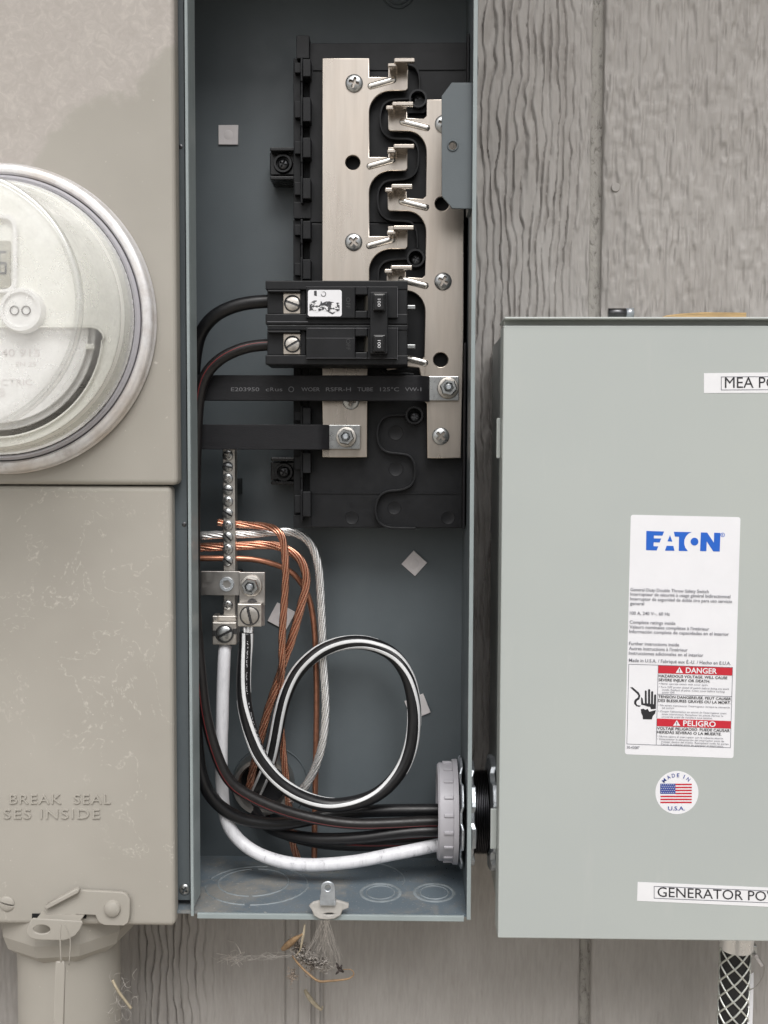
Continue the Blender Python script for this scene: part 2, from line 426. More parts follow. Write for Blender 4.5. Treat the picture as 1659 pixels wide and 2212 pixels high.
# ------------------------------------------------------------------ screws, nuts
def screw_mesh(kind, n=64, rings=16):
    """unit radius dome head with a driven recess; faces -Y"""
    v = [(0, 0, 0)]; f = []
    def hgt(x, z):
        r = math.hypot(x, z); h = .42 * math.sqrt(max(0, 1 - (r * .96) ** 2)) + .03
        if kind == 'phillips':
            if (abs(x) < .15 and abs(z) < .58) or (abs(z) < .15 and abs(x) < .58) or r < .22: h = -.22
        elif kind == 'slot':
            if abs(z) < .13: h = min(h - .25, .0)
        elif kind == 'hex':
            h = .30 if r < .999 else .05
            if max(abs(x * cos(a) + z * sin(a)) for a in (0, pi / 3, 2 * pi / 3)) < .52: h = -.2
        return h
    rad = [i / rings for i in range(1, rings + 1)]
    v[0] = (0, -hgt(0, 0), 0)
    for r in rad:
        for j in range(n):
            a = 2 * pi * j / n; x, z = r * cos(a), r * sin(a); v.append((x, -hgt(x, z), z))
    for j in range(n): v.append((cos(2 * pi * j / n), .25, sin(2 * pi * j / n)))
    for j in range(n): f.append((0, 1 + j, 1 + (j + 1) % n))
    for i in range(rings):
        for j in range(n): f.append((1 + i * n + j, 1 + (i + 1) * n + j, 1 + (i + 1) * n + (j + 1) % n, 1 + i * n + (j + 1) % n))
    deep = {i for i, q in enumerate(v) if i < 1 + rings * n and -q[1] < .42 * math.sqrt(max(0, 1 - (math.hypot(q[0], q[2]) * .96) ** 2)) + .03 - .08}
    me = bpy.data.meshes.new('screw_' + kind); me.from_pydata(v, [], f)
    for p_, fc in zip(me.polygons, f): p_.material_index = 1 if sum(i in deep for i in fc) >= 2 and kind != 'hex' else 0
    bm = bmesh.new(); bm.from_mesh(me); bmesh.ops.recalc_face_normals(bm, faces=bm.faces); bm.to_mesh(me); bm.free()
    me.polygons.foreach_set('use_smooth', [True] * len(me.polygons)); me.set_sharp_from_angle(angle=radians(38))
    return me
SM = {}
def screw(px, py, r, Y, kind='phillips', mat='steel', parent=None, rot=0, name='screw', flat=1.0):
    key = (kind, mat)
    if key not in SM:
        me = screw_mesh(kind); me.materials.append(MATS[mat]); me.materials.append(MATS['dark_steel' if mat != 'cabinet_paint' else mat]); SM[key] = me  # recess faces get a darker steel, their shade put into the colour
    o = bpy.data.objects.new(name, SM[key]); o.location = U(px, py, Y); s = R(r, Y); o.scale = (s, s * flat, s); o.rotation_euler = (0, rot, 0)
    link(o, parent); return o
def hexnut(px, py, r, Y, parent, mat='steel', washer=1.0, rot=.2):
    c_ = U(px, py, Y); s = R(r, Y)
    lathe('washer', [(0, .0), (s, 0), (s, .0010), (s * .95, .0016), (s * .86, .0018), (0, .0018)], c_, 'lug_metal', parent, 40)
    n = lathe('nut', [(0, .0018), (s * .80, .0018), (s * .82, .0060), (s * .72, .0074), (s * .50, .0074), (s * .47, .0020), (0, .0020)], c_, mat, parent, 6, smooth=False)
    n.data.transform(Matrix.Translation(c_) @ Matrix.Rotation(rot, 4, 'Y') @ Matrix.Translation(-c_))
    lathe('bolt_end', [(0, .0102), (s * .20, .0102), (s * .30, .0092), (s * .30, .002)], c_, 'zinc', parent, 20)

# =================================================================== SETTING
WALL = 0.094
g = box('ground', -150, 150, -150, 150, -1.60, -1.50, 'ground_gravel'); g['kind'] = 'structure'

# ------------------------------------------------------------------ siding wall
def vnoise(x, z, seed=0):
    r_ = np.random.default_rng(seed); G = r_.random((256, 256))
    xi = np.floor(x).astype(int); zi = np.floor(z).astype(int); fx = x - xi; fz = z - zi
    fx = fx * fx * (3 - 2 * fx); fz = fz * fz * (3 - 2 * fz)
    g_ = lambda a, b: G[a % 256, b % 256]
    return (g_(xi, zi) * (1 - fx) + g_(xi + 1, zi) * fx) * (1 - fz) + (g_(xi, zi + 1) * (1 - fx) + g_(xi + 1, zi + 1) * fx) * fz
def relief(x, z):
    """embossed wood grain, metres; positive comes out of the wall"""
    mm = 1000.0; X = x * mm; Z = z * mm
    edge = np.exp(-(np.clip(np.abs(X - 86) - 26, 0, None) / 13) ** 2) + 1.1 * np.exp(-((X + 150) / 22) ** 2) + .9 * np.exp(-((X - 262) / 30) ** 2) * (Z < -150)
    strong = np.clip(edge * 1.15, 0, 1) * (np.clip((Z + 235) / 60, .12, 1) + 1.0 * (X < -60))
    strong = np.clip(strong, 0, 1)
    ph = X / 5.0 + 1.25 * vnoise(X / 20, Z / 75, 1) + .65 * vnoise(X / 8, Z / 24, 2) + .36 * vnoise(X / 5, Z / 8, 8) + .08 * vnoise(X / 2, Z / 3, 15)
    fr = ph - np.floor(ph); idx = np.floor(ph)
    amp = np.clip(-.05 + 1.5 * vnoise(idx * 3.17 + .5, Z / 20 + idx * 1.3, 3), .05, 1.3)
    saw = np.where(fr < .26, fr / .26, 1 - (fr - .26) / .74); saw = saw * saw * (3 - 2 * saw)
    gr = np.minimum(fr, 1 - fr)
    h1 = 2.2 * amp * (saw - .5) - .75 * amp * np.exp(-(gr / .10) ** 2) + .6 * (vnoise(X / 8, Z / 22, 9) - .5)
    sm = lambda q, k_: np.clip(.5 + (q - .5) * k_, 0, 1)
    f1 = sm(vnoise(X / 1.9 + .5 * vnoise(X / 7, Z / 9, 4), Z / 11, 5), 2.6); f2 = sm(vnoise(X / 2.7, Z / 17, 6), 2.2); f3 = vnoise(X / 11, Z / 14, 7)
    chip = sm(vnoise(X / 4.5, Z / 5, 12), 4) * sm(vnoise(X / 20, Z / 16, 13), 3)
    fine = np.where(Z < -190, .28, 1.0)
    h2 = (.62 * (f1 - .5) * (.45 + f3) + .50 * (f2 - .5) * (1.2 - .8 * f3) + .28 * chip + .16 * (f3 - .5)) * 2.0 * fine
    return (h1 * strong + h2 * (1 - .7 * strong)) * 1e-3
def grid_panel(name, x0, x1, z0, z1, Y, parent, dx=.0005, dz=.0012, thick=.008):
    nx = max(2, int((x1 - x0) / dx)); nz = int((z1 - z0) / dz)
    xs = np.linspace(x0, x1, nx + 1); zs = np.linspace(z0, z1, nz + 1); Xg, Zg = np.meshgrid(xs, zs, indexing='ij')
    ed = np.minimum(Xg - x0, x1 - Xg); Yg = Y - relief(Xg, Zg) + .0012 * np.exp(-ed / .0009)
    v = np.stack([Xg, Yg, Zg], -1).reshape(-1, 3)
    i = np.arange(nx)[:, None] * (nz + 1) + np.arange(nz)[None, :]
    q = np.stack([i, i + nz + 1, i + nz + 2, i + 1], -1).reshape(-1, 4)
    lo = np.arange(nz + 1); hi = nx * (nz + 1) + lo; nb = len(v)      # side returns into the joint
    vb = np.concatenate([v[lo] * [1, 0, 1] + [0, Y + thick, 0], v[hi] * [1, 0, 1] + [0, Y + thick, 0]]); v = np.concatenate([v, vb])
    a = np.stack([lo[:-1], lo[1:], nb + lo[1:], nb + lo[:-1]], -1); b = np.stack([hi[1:], hi[:-1], nb + nz + 1 + lo[:-1], nb + nz + 1 + lo[1:]], -1)
    q = np.concatenate([q, a, b])
    me = bpy.data.meshes.new(name); me.vertices.add(len(v)); me.vertices.foreach_set('co', v.astype(np.float32).ravel())
    me.loops.add(q.size); me.loops.foreach_set('vertex_index', q.astype(np.int32).ravel())
    me.polygons.add(len(q)); me.polygons.foreach_set('loop_start', np.arange(0, q.size, 4, dtype=np.int32)); me.update(calc_edges=True)
    o = mo(name, me, 'siding', parent, smooth=True); me.set_sharp_from_angle(angle=radians(60)); return o
wall = thing('siding_wall', (0, WALL + .03, -1.5), 'grey-beige wood-grain siding wall behind the electrical boxes', 'wall')
xa = U(615, 2080, WALL).x; xb = U(699, 2080, WALL).x
xc = (U(1283, 40, WALL).x + U(1250, 2100, WALL).x) / 2; xd = (U(1306, 40, WALL).x + U(1276, 2100, WALL).x) / 2
ZL, ZH, XL, XR = -.37, .37, -.30, .31; ZA = -.20
grid_panel('siding_panel', XL, xa, ZL, ZA, WALL, wall); box('siding_panel', XL, xa, WALL, WALL + .012, ZA, ZH, 'siding', wall)
grid_panel('siding_panel', xb, xc, ZL, ZH, WALL, wall)
grid_panel('siding_panel', xd, XR, ZL, ZH, WALL - .0035, wall)
box('joint_strip', xa, xb, WALL + .003, WALL + .012, ZL, ZH, 'siding', wall)
box('joint_strip', xc, xd, WALL + .003, WALL + .012, ZL, ZH, 'siding_groove', wall)
box('batten', U(645, 2080, WALL).x, U(671, 2080, WALL).x, WALL + .0003, WALL + .004, ZL, ZH, 'siding', wall, .0006)
box('bead', U(680, 2080, WALL).x, U(691, 2080, WALL).x, WALL + .0008, WALL + .004, ZL, ZH, 'siding', wall, .0012)
for b in ((-3.5, XL, ZL, ZH), (XR, 3.5, ZL, ZH), (-3.5, 3.5, -1.5, ZL), (-3.5, 3.5, ZH, 1.3)):
    box('siding_panel', b[0], b[1], WALL, WALL + .012, b[2], b[3], 'siding', wall)
box('sheathing', -3.5, 3.5, WALL + .012, WALL + .10, -1.5, 1.3, 'siding', wall)
ev = thing('roof_eave', (0, WALL, 1.02), 'unseen roof eave shading the siding wall above the boxes', 'eave')  # eave out of view, added to shade the wall and open box
box('soffit', -3.5, 3.5, -.42, WALL, 1.02, 1.04, 'siding', ev); box('fascia', -3.5, 3.5, -.445, -.421, 1.0, 1.16, 'siding', ev); box('roof', -3.5, 3.5, -.46, WALL + .1, 1.161, 1.18, 'siding_groove', ev)
nl = U(1330, 405, WALL - .004); lathe('nail_head', [(0, .0008), (.0026, .0008), (.0030, .0002), (.0030, -.003)], nl, 'siding', wall, 20)

# =================================================================== METER CABINET
cab = thing('meter_cabinet', (U(100, 2000, .03).x, WALL, ZM(2000, 0, 378, 0)), 'beige metal meter cabinet with chalky upper cover and stamped lower cover', 'cabinet')
CU, CL, CS = -.008, -.0055, .007
xr_u = XM(379, 0, 1046, CU); xr_l = XM(374, 1050, 2000, CL); zs = ZM(1047, 0, 385, CU); zb = ZM(2000, 40, 378, CL)
XLc = U(-330, 1100, CL).x; ZT = .40
x_strip = XM(404, 300, 1900, CS)
def cover(name, x0, x1, y, z0, z1, mat):
    return box(name, x0, x1, y, .0065, z0, z1, mat, cab, .0030, seg=4)
uc = cover('upper_cover', XLc, xr_u, CU, zs, ZT, 'cabinet_cover_worn')
lc = cover('lower_cover', XLc, xr_l, CL, zb, zs - .0007, 'cabinet_cover_tracks')
box('cabinet_body', XLc + .004, U(424, 1000, .088).x - .0036, .0103, WALL - .001, zb + .006, ZT - .004, 'cabinet_paint', cab)
text('stamped_text', 'BREAK  SEAL', on(CL + .0004), 22, 240, 1735, 20, 'cabinet_cover_tracks', lc, .0, 1.12, depth=.0013)
text('stamped_text', 'SES INSIDE', on(CL + .0004), 9, 217, 1767, 20, 'cabinet_cover_tracks', lc, .0, 1.12, depth=.0013)
screw(15, 1952, 17, CL, 'slot', 'cabinet_paint', cab, .25, flat=.8)
# sealing latch at the bottom of the lower cover
lt = prism('latch', [[(97, 1957), (165, 1923), (262, 1928), (272, 1932), (280, 1943), (280, 1978), (277, 1993), (268, 2000), (226, 1999), (215, 1994), (209, 1986), (206, 1977), (165, 1975), (162, 1991), (97, 1989)]], CL - .0035, CL - .0010, 'cabinet_paint', cab, .0004)
prism('latch_fold', [[(97, 1957), (164, 1921), (170, 1924), (168, 1930), (102, 1965), (97, 1964)]], CL - .0075, CL - .0030, 'cabinet_paint', lt, .0006)
lathe('rivet', [(0, .0032), (.0025, .0030), (.0045, .0018), (.0052, 0)], U(243, 1962, CL - .0035), 'cabinet_paint', lt, 28)
prism('latch_slot', [[(69, 1974), (186, 1974), (186, 1984), (69, 1984)]], CL - .0006, CL - .0001, 'black_plastic', cab)
prism('seal_tab', [[(70, 1984), (176, 1990), (178, 1995), (173, 2008), (163, 2021), (146, 2030), (136, 2032), (80, 2031), (64, 2026), (56, 2016), (58, 2005)], [(90 + 18 * cos(a), 2008 + 9.5 * sin(a)) for a in np.linspace(0, 2 * pi, 22)[:-1]]], CL - .013, CL - .0115, 'cabinet_paint', cab, .0005)
box('tab_neck', U(75, 1988, CL - .012).x, U(172, 1988, CL - .012).x, CL - .012, CL + .004, ZM(1993, 75, 170, CL - .012), ZM(1989, 75, 170, CL - .012), 'cabinet_paint', cab, .0004)
# recessed strip beside the open enclosure
box('side_strip', xr_l - .007, x_strip, CS, CS + .002, ZM(1944, 390, 404, CS), ZT - .004, 'shaded_grey_paint', cab)
screw(399, 1921, 12, CS, 'phillips', 'steel', cab, .5)
for p_ in ((390, 317), (398, 1133)): screw(p_[0], p_[1], 5, CS, 'slot', 'dark_steel', cab, .5, flat=.6)

# =================================================================== ELECTRIC METER
mc = U(10, 692, CU)
mt = thing('electric_meter', (mc.x, CU, mc.z), 'round glass electric meter with cream face and metal sealing ring', 'meter')
Y0 = CU - .0002
rr = R(330, CU - .006)
ring = lathe('sealing_ring', [(rr * .955, .0004), (rr * 1.012, .0004), (rr * 1.014, .0022), (rr * 1.002, .0034), (rr * 1.006, .0052), (rr * .998, .0070), (rr * .985, .0080), (rr * .960, .0084), (rr * .942, .0082), (rr * .930, .007), (rr * .925, .002)], (mc.x, Y0, mc.z), 'ring_metal', mt, 128)
lathe('gasket', [(rr * .922, .003), (rr * .922, .0078), (rr * .905, .0092), (rr * .890, .0085), (rr * .888, .003)], (mc.x, Y0, mc.z), 'bushing_plastic', mt, 128)
gl_ = [(rr * .886, .006), (rr * .884, .0115), (rr * .872, .015), (rr * .845, .022), (rr * .80, .040), (rr * .775, .058), (rr * .76, .072), (rr * .735, .0775), (rr * .69, .0795), (rr * .40, .0805), (0, .081)]
lathe('glass_cover', gl_, (mc.x, Y0, mc.z), 'meter_glass', mt, 128, sharp=False)
for r_, h_ in ((.755, .0735),):
    lathe('highlight_bead', [(rr * (r_ + .026 * cos(a)), h_ - .001 + rr * .026 * sin(a)) for a in np.linspace(0, 2 * pi, 13)], (mc.x, Y0, mc.z), 'edge_highlight', mt, 128)  # ring added to draw the bright highlight arc on the dome edge
lathe('back_plate', [(0, .012), (rr * .80, .012), (rr * .885, .010), (rr * .885, .003)], (mc.x, Y0, mc.z), 'meter_white', mt, 96)
BF_Y = Y0 - .024
lathe('meter_body', [(rr * .872, .0125), (rr * .862, .016), (rr * .852, .021), (rr * .838, .0235), (rr * .81, .024)], (mc.x, Y0, mc.z), 'meter_cream', mt, 128)
# front face with the nameplate opening
def wp(px, py, Y=BF_Y): q = U(px, py, Y); return (q.x, q.z)
rf = rr * .815
outer = [(mc.x + rf * cos(a), mc.z + rf * sin(a)) for a in np.linspace(0, 2 * pi, 97)[:-1]]
OC = (-8, 716)
hole = [wp(*p_) for p_ in [(-240, 728), (-230, 712), (-214, 704), (100, 703), (200, 703), (214, 708), (224, 718), (227, 730)] + arc(OC[0], OC[1], 232, 4, 176, 40)]
prism_w('face_plate', [outer, hole], BF_Y, BF_Y + .0012, 'meter_cream', mt, .0004)
prism('face_rim', [[(-240, 728), (-230, 712), (-214, 704), (100, 703), (200, 703), (214, 708), (224, 718), (227, 730)] + arc(OC[0], OC[1], 232, 4, 176, 40), [(-235, 729), (-226, 717), (-212, 709), (100, 708), (198, 708), (210, 712), (219, 721), (222, 731)] + arc(OC[0], OC[1], 227, 5, 175, 40)], BF_Y - .0022, BF_Y - .0001, 'meter_cream', mt, .0005)
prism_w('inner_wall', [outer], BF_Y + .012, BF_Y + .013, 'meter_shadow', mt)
np_ = prism('nameplate', [[(-206, 702), (184, 702)] + arc(OC[0], OC[1], 199, -3, 183, 40)], BF_Y + .003, BF_Y + .005, 'meter_white', mt, .0005)
prism('plate_rim', [[(-222, 702), (203, 702)] + arc(OC[0], OC[1], 214, -4, 184, 40)], BF_Y + .0065, BF_Y + .0085, 'meter_white', np_, .0005)
pbox('plate_latch', 184, 742, 203, 754, BF_Y + .002, BF_Y + .0064, 'meter_cream', np_, .0006)
fnp = lambda x, y: U(x, y, BF_Y + .0027)
text('nameplate_text', '40 915', fnp, 2, 86, 770, 16, 'mount_pad', np_, .01)
text('nameplate_text', 'EN 25', fnp, 34, 78, 791, 9, 'mount_pad', np_)
text('nameplate_text', 'CTRIC', fnp, 2, 70, 832, 13, 'mount_pad', np_, .005)
text('nameplate_text', '3', fnp, -4, 10, 856, 18, 'mount_pad', np_, .01)
# display window
dp = prism('display_window', [rrect(-120, 462, 36, 632, 26), rrect(-112, 472, 27, 625, 20)], BF_Y - .003, BF_Y - .0002, 'meter_white', mt, .0004)
prism('display', [rrect(-112, 520, 22, 622, 3)], BF_Y - .0012, BF_Y - .0002, 'lcd', mt)
sg = lambda x0, y0, x1, y1: prism('segment', [[(x0, y0), (x1, y0), (x1, y1), (x0, y1)]], BF_Y - .0016, BF_Y - .0013, 'ink_black', dp)
for dx in (-4, -36):
    for a in ((dx, 542, dx + 17, 546), (dx, 566, dx + 17, 570), (dx, 588, dx + 17, 592), (dx, 546, dx + 4, 588), (dx + 14, 570, dx + 18, 588)): sg(*a)
# optical port
pc = U(52, 672, BF_Y); s = R(48, BF_Y)
po = lathe('optical_port', [(s, 0), (s, .004), (s * .93, .006), (s * .78, .006), (s * .76, .0045), (0, .0045)], pc, 'meter_white', mt, 48)
for x in (38, 63): lathe('port_lens', [(R(10, BF_Y), .0046), (R(10, BF_Y), .0052), (R(8.5, BF_Y), .0052), (R(8, BF_Y), .0040), (0, .0040)], U(x, 673, BF_Y), 'port_hole', po, 24)

# =================================================================== CONDUIT UNDER THE CABINET
cd = thing('conduit', (U(152, 2212, .04).x, .04, -.45), 'beige painted conduit with a faceted collar entering the cabinet from below', 'conduit')
cxc = U(150, 2060, .035); rco = R(150, .035)
zt = zb - .0005 + .004; z_ = lambda py: U(150, py, .035 - rco * .9).z
col_ = lathe('collar', [(rco * .72, zt - cxc.z), (rco * .99, zt - cxc.z), (rco * 1.0, z_(2040) - cxc.z), (rco * .93, z_(2070) - cxc.z), (rco * .74, z_(2094) - cxc.z), (rco * .70, z_(2094) - cxc.z)], (cxc.x, .035, cxc.z), 'cabinet_paint', cd, 10, axis='Z', smooth=False, a0=radians(8), a1=radians(8) + 2 * pi)
lathe('pipe', [(R(128, .035) * .86, -.45 - cxc.z), (R(128, .035) * .86, zt - .002 - cxc.z)], (cxc.x, .035, cxc.z), 'cabinet_paint', cd, 48, axis='Z')
st = thing('seal_strap', U(135, 2212, -.03), 'pale plastic seal strap hanging by a wire from the cabinet latch', 'seal')
Ys = -.030
def ribbon(name, pts, Y, w, th, mat, parent): 
    p_ = path_of([(x, y, Y) for x, y in pts]); return tube(name, p_, R(w / 2, Y), mat, parent, 6)
ribbon('seal_wire', [(131, 1998), (130, 2030), (132, 2078)], Ys, 3.2, 0, 'cabinet_paint', st)
ribbon('seal_wire', [(140, 1996), (152, 2030), (149, 2084)], Ys + .004, 2.6, 0, 'cabinet_paint', st)
prism('strap', [[(120, 2078), (137, 2078), (140, 2090), (134, 2330), (110, 2330)]], Ys, Ys + .002, 'cabinet_paint', st, .0005)
tag(tube('dry_stem', path_of([(243, 2117, -.002), (255, 2140, -.002), (268, 2158, 0), (283, 2178, .002)]), R(3.2, 0), 'pale_straw', seg=6), 'thin dry straw stem leaning against the conduit', 'straw')

# =================================================================== OPEN BREAKER ENCLOSURE
BACK = .088
enc = thing('breaker_enclosure', (U(720, 1980, .04).x, BACK, ZM(1985, 430, 1010, 0)), 'open grey metal breaker enclosure with its cover removed', 'enclosure')
xl0 = XM(399, 100, 1000, 0); xl0 = (U(397, 5, 0).x + U(413, 1950, 0).x) / 2; xl1 = xl0 + R(7.5, 0)
xr1 = (U(1035, 33, 0).x + U(1012, 1950, 0).x) / 2; xr0 = xr1 - .0016
zf = ZM(1978, 430, 1010, 0); zt_e = ZM(-200, 430, 1010, 0)
bw = box('back_wall', U(424, 1000, BACK).x - .003, xr1, BACK, BACK + .0015, zf, zt_e, 'shaded_grey_paint', enc)
xlw = U(424, 1000, BACK).x - .003
box('left_wall', xlw, xlw + .0015, .0102, BACK, zf, zt_e, 'shaded_grey_paint', enc)
box('left_flange', xl0 + .0002, xl1, -.0012, .0003, zf - .001, zt_e, 'lit_grey_paint', enc, .0004)
box('flange_lip', xl1 - .0012, xl1, .0004, .020, zf + .004, zt_e, 'lit_grey_paint', enc, .0003)
box('right_wall', xr0, xr1, 0, BACK, zf, zt_e, 'shaded_grey_paint', enc)
box('right_edge', xr0 - .0006, xr1 + .0003, -.0016, -.0002, zf - .001, zt_e, 'lit_grey_paint', enc, .0004)
box('top_wall', xlw, xr1, .0, BACK, zt_e, zt_e + .0015, 'shaded_grey_paint', enc)
fl = box('floor', xlw + .0016, xr0 - .0001, .0006, BACK - .0001, zf, zf + .0015, 'dusty_paint', enc)
box('floor_lip', xl1 + .002, xr0 - .002, -.0016, .0005, zf - .0022, zf + .0012, 'lit_grey_paint', enc, .0005)
ZF = zf + .0015
def floor_ring(cx, cy, rx, ry, w=.0009, gaps=(), mat='grey_ring'):
    c_ = UZ(cx, cy, ZF); v = []; f = []; N = 64
    for i in range(N):
        a = 2 * pi * i / N
        for q, h in ((1 - w / rx / 2, 0), (1 - w / rx / 4, .0005), (1 + w / rx / 4, .0005), (1 + w / rx / 2, 0)):
            v.append((c_.x + rx * q * cos(a), c_.y + ry * q * sin(a), ZF + h))
    for i in range(N):
        if any(g0 <= i / N <= g1 for g0, g1 in gaps): continue
        j = (i + 1) % N
        for kq in range(3): f.append((i * 4 + kq, j * 4 + kq, j * 4 + kq + 1, i * 4 + kq + 1))
    return mk('knockout_ring', v, f, mat, fl, smooth=True)
floor_ring(555, 1912, .0325, .0300, gaps=((.72, .745), (.2, .23), (.45, .5)))
floor_ring(548, 1906, .0225, .0215, gaps=((.74, .765), (.24, .27)))
for cx in (822, 938):
    floor_ring(cx, 1928, .0122, .0135, .0022); floor_ring(cx, 1928, .0088, .0100, .0007)
floor_ring(760, 1900, .034, .031, .0006, gaps=((.3, .95),))
# knockout rings stamped into the back wall and the fitting the feeders come through
kc = U(571, 1688, BACK)
def back_ring(cx, cy, r, w=.0010, mat='shaded_grey_paint'):
    lathe('knockout_ring', [(r - w, 0), (r - w / 2, .0006), (r, 0)], U(cx, cy, BACK - .0002), mat, bw, 72)
back_ring(583, 1692, R(84, BACK)); back_ring(860, -18, R(36, BACK)); back_ring(860, -18, R(28, BACK))
ft = lathe('conduit_bushing', [(R(50, BACK), -.012), (R(50, BACK), .010), (R(54, BACK), .0125), (R(62, BACK), .0125), (R(66, BACK), .009), (R(67, BACK), 0)], (kc.x, BACK - .0003, kc.z), 'bracket_metal', enc, 60, label='round metal bushing in the back wall')
lathe('bushing_throat', [(0, .0004), (R(49.5, BACK), .0004)], (kc.x, BACK - .0004, kc.z), 'black_plastic', ft, 48)
# mounting pads stuck on the back wall
def pad(cx, cy, s, rot):
    pts = [(cx + s * cos(radians(rot + 45 + 90 * i)), cy + s * sin(radians(rot + 45 + 90 * i))) for i in range(4)]
    o = prism('adhesive_pad', [pts], BACK - .0014, BACK - .0002, 'mount_pad', enc, .0003)
    lathe('pad_dimple', [(R(10, BACK), 0), (R(9, BACK), .00012), (0, .00012)], U(cx, cy, BACK - .0014), 'mount_pad', o, 24)
pad(493, 291, 30, 0); pad(895, 1217, 28, 42); pad(608, 1332, 32, 28); pad(902, 1527, 31, 68)
# bracket for the missing inner cover on the right wall
yb = .004
bk = prism('cover_bracket', [[(954, 207), (976, 178), (1020, 178), (1020, 451), (977, 450), (954, 423)], circ(978, 315, 10, 20)], yb, yb + .0016, 'shaded_grey_paint', enc, .0003, label='folded grey bracket with cut corners on the right wall')
q = pb(1008, 180, 1019, 449, yb, yb); box('bracket_fold', q[1] - .0015, xr0 - .0002, yb + .0004, .030, q[4], q[5], 'shaded_grey_paint', bk, .0003)
lathe('bracket_eyelet', [(R(8, yb), -.001), (R(9.5, yb), .0008), (R(11, yb), .0008), (R(12.5, yb), 0)], U(978, 315, yb), 'shaded_grey_paint', bk, 28)
# padlock hasp on the floor lip
mz = .006
hs_ = prism('hasp_base', [[(667, 1957), (676, 1950), (692, 1946), (706, 1945), (724, 1945), (740, 1949), (753, 1953), (753, 1962), (740, 1967), (736, 1978), (722, 1986), (706, 1988), (690, 1986), (677, 1978), (674, 1968)], [(698, 1975), (706, 1973), (716, 1973), (723, 1975), (716, 1977), (706, 1977.5)]], -.0045, -.0018, 'dust', enc, .0007)
prism('hasp_tab', [[(691, 1949), (693, 1918)] + arc(708, 1919, 15, 180, 360, 10) + [(724, 1949)], circ(708, 1918, 7, 18)], -.0072, -.0056, 'zinc', hs_, .0004)
pbox('hasp_fold', 691, 1946, 725, 1957, -.0072, -.0030, 'zinc', hs_, .0005)

# =================================================================== BUS PANEL INTERIOR
YB, YBB = .052, .083        # front of the insulating base, its back
bus = thing('busbar_assembly', (U(840, 1140, YB).x, BACK, ZM(1140, 670, 1000, YB)), 'black insulated bus panel with two tin-plated bus bars in the enclosure', 'bus panel')
def bq(px0, py0, px1, py1, Yf=YB, Yb=YBB): return pb(px0, py0, px1, py1, Yf, Yb)
bs = boxes('base', [bq(668, 482, 1001, 1140), bq(668, 92, 1008, 481), bq(676, 478, 1004, 486, YB + .003)], 'black_plastic', bus, .0006)
pbox('base_edge', 1001, 740, 1006, 1142, YB - .012, YBB, 'black_plastic', bus, .0004)
pbox('base_edge', 1009, 72, 1014, 200, YB - .012, YBB, 'black_plastic', bus, .0004)
for q_ in (bq(676, 148, 1006, 151, YB - .0008, YB), bq(672, 1064, 998, 1067, YB - .0006, YB)): box('base_step', *q_, 'black_plastic', bus)
# breaker hook rail down the left side
YR = YB - .004
rl = boxes('hook_rail', [bq(640, 76, 668, 126, YR, YBB), bq(634, 126, 650, 472, YR + .006, YBB), bq(634, 475, 650, 1112, YR + .006, YBB), bq(634, 436, 672, 472, YR + .003, YBB), bq(650, 126, 672, 436, YR + .009, YBB), bq(650, 475, 672, 1140, YR + .009, YBB), bq(634, 1112, 672, 1140, YR + .003, YBB)], 'black_plastic', bus, .0004)
hooks = [(127, 165), (210, 262), (297, 340), (385, 429), (477, 516), (560, 603), (880, 917), (978, 1022), (1062, 1116)]
for a, b in hooks:
    boxes('hook', [bq(654, a, 671, b, YR - .005, YR + .010), bq(636, a + 8, 651, b - 8, YR + .001, YR + .007), bq(649, a - 4, 654, b + 10, YR - .002, YR + .010)], 'black_plastic', rl, .0004)
for a, b in ((126, 436), (475, 603), (880, 1112)):
    pbox('rail_rib', 650.5, a, 653.5, b, YR - .001, YR + .010, 'black_plastic', rl, .0002)
for (x0, y0, x1, y1, sx, sy) in ((583, 318, 636, 388, 612, 355), (585, 988, 636, 1047, 614, 1020)):
    e_ = boxes('mounting_ear', [bq(x0, y0 + 10, x1, y1 - 10, .074, .086), bq(x0, y0, x1, y0 + 8, .066, .086), bq(x0, y1 - 8, x1, y1, .066, .086)], 'black_plastic_gloss', bus, .0006)
    lathe('ear_boss', [(R(15, .07), .003), (R(19, .07), .003), (R(21, .07), 0)], U(sx, sy, .074), 'black_plastic_gloss', e_, 24)
    screw(sx, sy, 12, .0735, 'phillips', 'dark_steel', e_, .5)
